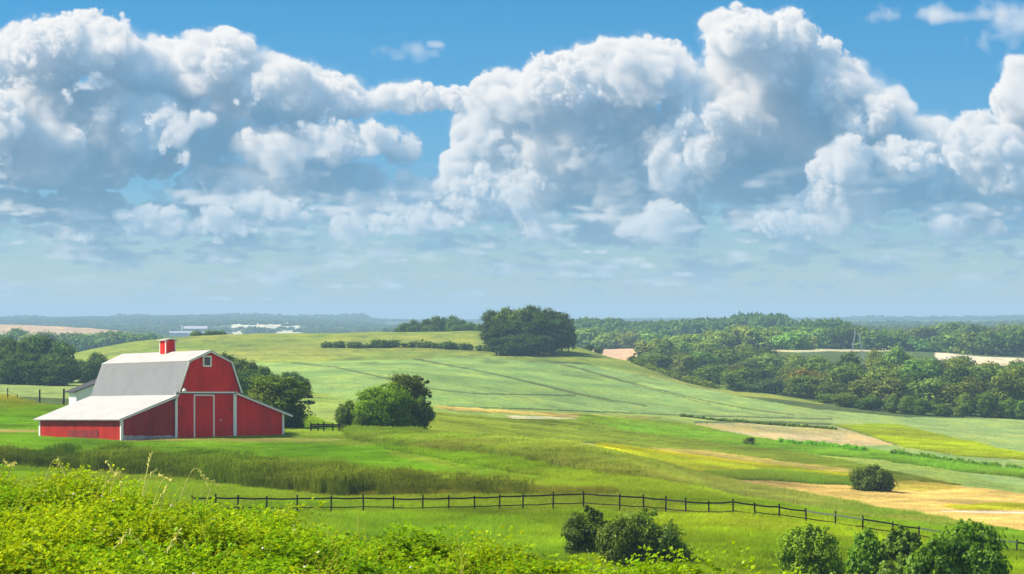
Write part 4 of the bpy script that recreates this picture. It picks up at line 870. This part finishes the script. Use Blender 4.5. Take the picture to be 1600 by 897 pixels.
BUSHES = [
 (1363,288,728,66,(210,6.5,3.2,46,26000,.15,M_BUSH),'round dark bush standing alone on the tan valley field'), # px centre, D, top, width px, proto args, label
 (915,134,789,82,(201,4.2,3.6,44,26000,.10,M_BUSH),'dark bush at the left of the pair before the fence'),
 (1012,130,792,120,(202,4.8,3.8,50,30000,.10,M_BUSH),'broad dark bush at the right of the pair before the fence'),
 (968,128,806,70,(207,4,3,40,18000,.10,M_BUSH),'lower dark bush between the pair before the fence'),
 (1268,122,814,108,(203,4.4,3.6,55,22000,.105,M_BUSH2),'rounded leafy bush, leftmost of those at the lower right'),
 (1356,124,826,78,(204,3,3,44,14000,.105,M_BUSH2),'small bright bush between the leafy bushes at the lower right'),
 (1412,121,818,78,(205,2.6,3.6,46,18000,.11,M_BUSH),'upright dark bush left of the tall leafy bush'),
 (1512,118,809,128,(206,4.6,4.4,64,28000,.12,M_BUSH2),'tall leafy bush at the lower right corner by the fence'),
 (1462,117,840,90,(208,3,3,40,13000,.12,M_BUSH2),'loose leafy bush at the left foot of the tall one')]
for px, D, top, w, args, lab in BUSHES:
    cr, st = bush_proto(*args); g, hh = at_top(px, D, top, .1); t = empty('round_bush' if px == 1363 else 'leafy_bush', g, rnd.random()*6); tag(t, lab, 'bush'); k_ = w/F*D/args[1]; t.scale = (k_, k_, hh/args[2]*.97); obj('foliage', cr, None, t); obj('stem', st, None, t)
# whip shoots on the tall bush
# ------------------------------------------------------------------ grass, tall growth and the weeds on the bank
def strips(n, radius, h, w, r, bend=.35, seg=2, spread=.25):
    """n bent tapering blades in a patch; returns V, quads, height parameter"""
    a = r.random(n)*6.283; q = radius*np.sqrt(r.random(n)); bx, by = q*np.cos(a), q*np.sin(a); hh = h*(.55+.6*r.random(n))
    d = r.random(n)*6.283; dx, dy = np.cos(d), np.sin(d); px, py = -dy, dx; ln = r.normal(0, spread, (n,2))*hh[:,None]
    V = []; T = []
    for k in range(seg+1):
        t = k/seg; ww = w*(1-.85*t**1.3)*(.7+.6*r.random(n)); cx = bx+ln[:,0]*t+dx*bend*hh*t*t; cy = by+ln[:,1]*t+dy*bend*hh*t*t; z = hh*(t-.25*bend*t*t)
        V.append(np.stack([cx-px*ww/2, cy-py*ww/2, z], 1)); V.append(np.stack([cx+px*ww/2, cy+py*ww/2, z], 1)); T += [np.full(n, t)]*2
    V = np.stack(V, 1); T = np.stack(T, 1); fcs = []; b = np.arange(n)[:,None]*(2*(seg+1))
    for k in range(seg): fcs.append(b+np.array([2*k, 2*k+1, 2*k+3, 2*k+2]))
    return V.reshape(-1,3), np.concatenate(fcs), T.reshape(-1)
def proto_obj(name, V, fc, t, m):
    me = mesh_tint(name, V, fc, t, m); return bpy.data.objects.new(name, me)      # never linked: only a source for the scatter
def scatter(name, protos, P, scale, rot, icol, zs, label, cat='grass'):
    me = bpy.data.meshes.new(name); n = len(P); me.vertices.add(n); me.vertices.foreach_set('co', np.ascontiguousarray(P, np.float32).ravel())
    a = me.attributes.new('sc', 'FLOAT_VECTOR', 'POINT'); a.data.foreach_set('vector', np.stack([scale, scale, scale*zs], 1).astype(np.float32).ravel())
    a = me.attributes.new('ro', 'FLOAT_VECTOR', 'POINT'); a.data.foreach_set('vector', np.stack([rot*0, rot*0, rot], 1).astype(np.float32).ravel())
    a = me.attributes.new('which', 'INT', 'POINT'); a.data.foreach_set('value', np.random.default_rng(3).integers(0, len(protos), n).astype(np.int32))
    a = me.attributes.new('icol', 'FLOAT_COLOR', 'POINT'); c = np.ones((n,4), np.float32); c[:,:3] = icol; a.data.foreach_set('color', c.ravel())
    ob = obj(name, me); g = bpy.data.node_groups.new(name, 'GeometryNodeTree'); g.interface.new_socket('Geometry', in_out='INPUT', socket_type='NodeSocketGeometry'); g.interface.new_socket('Geometry', in_out='OUTPUT', socket_type='NodeSocketGeometry')
    gi = g.nodes.new('NodeGroupInput'); go = g.nodes.new('NodeGroupOutput'); mp_ = g.nodes.new('GeometryNodeMeshToPoints'); ip = g.nodes.new('GeometryNodeInstanceOnPoints'); gg = g.nodes.new('GeometryNodeGeometryToInstance')
    for p in reversed(protos):
        oi = g.nodes.new('GeometryNodeObjectInfo'); oi.inputs['Object'].default_value = p; oi.transform_space = 'ORIGINAL'; g.links.new(oi.outputs['Geometry'], gg.inputs[0])
    def na(nm, ty):
        q = g.nodes.new('GeometryNodeInputNamedAttribute'); q.data_type = ty; q.inputs[0].default_value = nm; return [s for s in q.outputs if s.enabled and s.name == 'Attribute'][0]
    g.links.new(gi.outputs[0], mp_.inputs[0]); g.links.new(mp_.outputs[0], ip.inputs['Points']); g.links.new(gg.outputs[0], ip.inputs['Instance']); ip.inputs['Pick Instance'].default_value = True
    g.links.new(na('which', 'INT'), ip.inputs['Instance Index']); g.links.new(na('ro', 'FLOAT_VECTOR'), ip.inputs['Rotation']); g.links.new(na('sc', 'FLOAT_VECTOR'), ip.inputs['Scale']); g.links.new(ip.outputs[0], go.inputs[0])
    md = ob.modifiers.new('scatter', 'NODES'); md.node_group = g; tag(ob, label, cat, kind='stuff'); return ob
def pick(n, D0, D1, u0=-60, u1=1660, seed=1):
    r = np.random.default_rng(seed); D = np.sqrt(r.random(n)*(D1*D1-D0*D0)+D0*D0); u = u0+(u1-u0)*r.random(n); x = (u-800)/F*D; z = H(x, D); return r, u, x, D, z
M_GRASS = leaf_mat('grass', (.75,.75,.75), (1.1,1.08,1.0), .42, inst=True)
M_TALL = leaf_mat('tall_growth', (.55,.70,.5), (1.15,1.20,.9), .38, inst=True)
r = np.random.default_rng(77)
GP = [proto_obj('grass_tuft', *strips(70, .55, .40, .035, r, .5), M_GRASS) for _ in range(5)]
TP = []
for _ in range(5):
    V, fc, t = strips(90, .6, 1.0, .040, r, .22, 3, .12); k = 26      # stems with feathery heads
    hv = leaf_cloud([(r.normal()*.32, r.normal()*.32, .88+.14*r.random(), .035, .035, .13) for _ in range(26)], 420, .035, r, fill=.5)
    V2 = np.concatenate([V, hv[0]]); f2 = np.concatenate([fc, hv[1]+len(V)]); t2 = np.concatenate([t*.8, np.full(len(hv[0]), 1.0)]); TP.append(proto_obj('tall_grass_tuft', V2, f2, t2, M_TALL))
def blocked(u, D): # not on the barn's own floor
    x = (u-800)/F*D-BP.x; y = D-BP.y; s = x*BF.x+y*BF.y; t = x*BB.x+y*BB.y; return (s > -.4) & (s < S_R+.3) & (t > -.25) & (t < BL+.4)
for nm, n_, a, b, sc0, seed, lab in (('meadow_grass', 60000, 62, 205, 1.0, 2, 'fresh green meadow grass below the bank and around the fence'), ('lawn_grass', 60000, 205, 345, 1.15, 3, 'short bright grass on the lawn before and around the barn'), ('field_growth', 70000, 300, 560, 1.7, 4, 'low crops and rough grass on the valley fields')):
    r, u, x, D, z = pick(n_, a, b, seed=seed); c, h = paint(x, D, z); k = (h > .02) & ~blocked(u, D)
    if nm == 'field_growth': k &= (h > .1)
    c = c[k]; h = h[k]; x, D, z = x[k], D[k], z[k]; v = fbm(x, D, 12, 3, 81); v2 = fbm(x, D, 3.5, 2, 85)
    cc = c*(1+.45*v+.25*v2)[:,None]*(1+r.normal(0, .10, (len(c),1)))*1.45; dry = np.clip(fbm(x, D*.6, 20, 3, 88)*1.2, 0, .3)[:,None]*np.where(h>.2,1,.3)[:,None]; cc = cc*(1-dry)+np.array((.34,.32,.05))*dry
    hs = np.clip(h, .1, .6)/.40*(1+.35*v2)
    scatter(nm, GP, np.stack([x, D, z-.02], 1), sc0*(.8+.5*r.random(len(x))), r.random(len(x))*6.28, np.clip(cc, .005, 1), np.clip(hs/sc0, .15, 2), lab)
# tall grass and stalks
r, u, x, D, z = pick(60000, 150, 345, seed=6); c, h = paint(x, D, z); k = (h > .8) & ~((h > .98) & (h < 1.05) & (r.random(len(u)) < np.clip((u-480)/430, 0, 1)+.25*(fbm(x, D, 5, 2, 99) > .25))); c, x, D, z, u, h = c[k], x[k], D[k], z[k], u[k], h[k]
belt = (h > .98) & (h < 1.05); v = fbm(x, D, 9, 3, 91); v2 = fbm(x, D, 2.5, 2, 95)
cc = c*(1+.5*v+.3*v2)[:,None]*1.35; hh = np.where(belt, 1.30-.0011*np.clip(u-520, 0, 700), .68-.33*np.clip((u-850)/200, 0, 1))*(1+.45*v2+.35*v)
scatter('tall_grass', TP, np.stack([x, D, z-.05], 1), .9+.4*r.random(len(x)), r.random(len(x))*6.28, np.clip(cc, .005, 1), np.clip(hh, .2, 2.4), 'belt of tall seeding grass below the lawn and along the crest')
print('grass', round(time.time()-T0, 1), len(x))

# leafy weeds on the bank
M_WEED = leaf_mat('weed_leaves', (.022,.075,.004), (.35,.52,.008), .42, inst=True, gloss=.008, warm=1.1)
def weed_proto(seed, h=.62, rad=.26, nst=9, lsz=1.0, tb=0.0):
    r = np.random.default_rng(seed); Vs = []; Fs = []; Ts = []; off = 0
    for s in range(nst):
        a = r.random()*6.283; q = rad*math.sqrt(r.random()); b = np.array((q*math.cos(a), q*math.sin(a), 0)); hs = h*(.65+.5*r.random()); ln = r.normal(0, .10, 2); tip = b+np.array((ln[0], ln[1], hs))
        nn = int(16/lsz)
        for i in range(nn):
            t = .25+.75*(i/(nn-1))**.8; c = b+(tip-b)*t; an = i*2.4+r.random(); out = np.array((math.cos(an), math.sin(an), .35)); pl = .06+.05*(1-t)+.02*r.random()
            e = c+out*pl
            for q3 in range(3):
                aa = an+(q3-1)*1.05; d = np.array((math.cos(aa), math.sin(aa), r.normal(0,.35)+.1)); d /= np.linalg.norm(d); sd = np.cross(d, (0,0,1)); sd /= np.linalg.norm(sd)+1e-6; sd = sd+np.array((0,0,r.normal(0,.35))); up = np.cross(sd, d); L = lsz*(.032+.022*r.random())*(1.15-.25*t); w = L*.42
                m0 = e+d*L*.5; P = np.array([e, m0+sd*w+up*.008, e+d*L, m0-sd*w+up*.008]); Vs.append(P); Fs.append(np.arange(4)+off); Ts.append(np.full(4, np.clip(t**2.2*.95+tb+r.normal(0,.10), 0, 1))); off += 4  # lower leaves tinted darker, shade under the canopy put into the colour
        sdv = np.array((.006,0,0)); P = np.array([b-sdv, b+sdv, tip+sdv*.4, tip-sdv*.4]); Vs.append(P); Fs.append(np.arange(4)+off); Ts.append(np.full(4, .35)); off += 4
        if lsz < 1.2 and r.random() < .55:   # small flower heads standing above the leaves
            for i in range(9):
                d = sphere_pts(1, r)[0]; c = tip+np.array((0,0,.03))+d*.022; n1_ = np.cross(d, (.3,.5,.8)); n1_ /= np.linalg.norm(n1_); n2_ = np.cross(d, n1_); P = np.array([c-n1_*.012, c-n2_*.012, c+n1_*.012, c+n2_*.012]); Vs.append(P); Fs.append(np.arange(4)+off); Ts.append(np.full(4, 1.0)); off += 4
    return proto_obj('leafy_weed', np.concatenate(Vs), np.stack(Fs), np.concatenate(Ts), M_WEED)
WP = [weed_proto(300+i, .58+.05*(i%3), .26, 9) for i in range(6)]+[weed_proto(320+i, .56, .26, 7, 1.9, -.30) for i in range(2)]+[weed_proto(330, .60, .24, 8, .7, .1)]
r, u, x, D, z = pick(19000, 7.5, 46, -260, 1860, seed=8); be = bank_edge(u)
k = D < be+1.5; x, D, z, u, be = x[k], D[k], z[k], u[k], be[k]; v = fbm(x, D, 2.2, 3, 101); v2 = fbm(x, D, .7, 2, 105)
hs = np.clip(.93+.30*v+.26*v2, 0, 1.18); k = (hs > .66) & (fbm(x, D, 1.1, 2, 107) > -.12+.3*(r.random(len(x))-.5)); x, D, z, u, hs, v, v2 = [q[k] for q in (x, D, z, u, hs, v, v2)]
ic = np.ones((len(x),3)); yl = np.clip(.5+1.3*v+.5*r.normal(size=len(x))*.6, 0, 1)[:,None]; ic = np.array((.68,.90,.8))*(1-yl)+np.array((1.28,1.10,.85))*yl; 
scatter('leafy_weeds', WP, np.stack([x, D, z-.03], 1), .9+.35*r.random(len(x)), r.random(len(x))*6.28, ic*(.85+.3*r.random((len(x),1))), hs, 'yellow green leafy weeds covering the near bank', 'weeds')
print('weeds', len(x))
# white and pale pink blossoms among the weeds
r, u, x, D, z = pick(200, 10, 32, -60, 1660, seed=12); k = D < bank_edge(u); x, D, z = x[k], D[k], z[k]; Vs = []; Fs = []; off = 0
for i in range(len(x)):
    c = np.array((x[i], D[i], z[i]+.62+.12*r.random()))
    for j in range(12):
        d = sphere_pts(1, r)[0]; d[2] = abs(d[2]); p = c+d*.016; a_ = np.cross(d, (.2,.4,.9)); a_ /= np.linalg.norm(a_); b_ = np.cross(d, a_); Vs.append(np.array([p-a_*.009, p-b_*.009, p+a_*.009, p+b_*.009])); Fs.append(np.arange(4)+off); off += 4
mf, n, o = newmat('white_petals'); bsdf(n, o, (.80,.76,.56), .6); me = np_mesh('white_blossoms', np.concatenate(Vs), np.stack(Fs)); ob = obj('white_blossoms', me, mf); tag(ob, 'small white blossoms dotted among the bank weeds', 'flowers', kind='stuff')
# long arching grass stems standing out of the weeds
M_STEM = simple('dry_grass_stem', (.62,.58,.14), .7, 0, .2, 8)
STEMS = [(222,770,238,705,.02),(224,768,246,734,.04),(236,800,270,752,.10),(250,795,262,758,.03),(172,765,186,738,.03),(160,768,182,744,.09),(190,770,187,736,.0),(282,775,326,760,.16),(322,782,342,759,.06),(70,745,102,741,.12),(0,742,15,728,.05),(10,745,25,723,.03),(232,872,180,856,.10),(296,860,262,858,.07)]
r = np.random.default_rng(9); mb = MB()
for (ax, ay, bx_, by_, sag) in STEMS:
    D = 26-max(0, ay-760)*.06; a = pt(ax, ay, D); b = pt(bx_, by_, D+r.uniform(-.3,.3)); a.z -= .04; pts = []
    for i in range(9):
        t = i/8; p = a.lerp(b, t); p.z += sag*math.sin(math.pi*t)*1.6; pts.append(p)
    mb.tube(pts, [.0055*(1-.5*i/8) for i in range(9)], 5)
    e = pts[-1]; dr = (pts[-1]-pts[-3]).normalized()
    for i in range(26):
        t = r.random(); p = e-dr*(t*.22); q = p+Vector(r.normal(0, .014, 3)); mb.bar(p, q+dr*.02, .007)
ob = mb.build('grass_stems', M_STEM); tag(ob, 'tall pale grass stems arching above the bank weeds', 'grass', kind='stuff')
# ragged seedy grass along the bank's crest
r, u, x, D, z = pick(6000, 20, 44, -60, 1500, seed=14); be = bank_edge(u); k = (D > be-6) & (D < be+1) & (r.random(len(x)) < .07*(1.3+fbm(x, D, 3, 2, 111)*2.5)); x, D, z = x[k], D[k], z[k]
scatter('seedy_grass', [proto_obj('seedy_tuft', *strips(9, .12, .95, .012, np.random.default_rng(400+i), .5, 4, .2), M_GRASS) for i in range(4)], np.stack([x, D, z], 1), .8+.4*r.random(len(x)), r.random(len(x))*6.28, np.tile((.40,.40,.07), (len(x),1)), np.ones(len(x)), 'thin seeding grass along the crest of the bank')
print('all', round(time.time()-T0, 1), len(bpy.data.objects))
HAZE = 1.85e-4
# ------------------------------------------------------------------ the air
mb = MB(); mb.box((-10800, -300, -70), (10800, 12800, 75)); m, n, o = newmat('haze')
v = N(n, 'ShaderNodeVolumePrincipled'); v.inputs['Color'].default_value = (.50, .76, 1.0, 1); v.inputs['Density'].default_value = HAZE
v.inputs['Anisotropy'].default_value = 0.0
n.links.new(v.outputs[0], o.inputs[1]); hz = mb.build('haze', m); tag(hz, 'thin blue summer haze over the farmland', 'haze', kind='stuff')
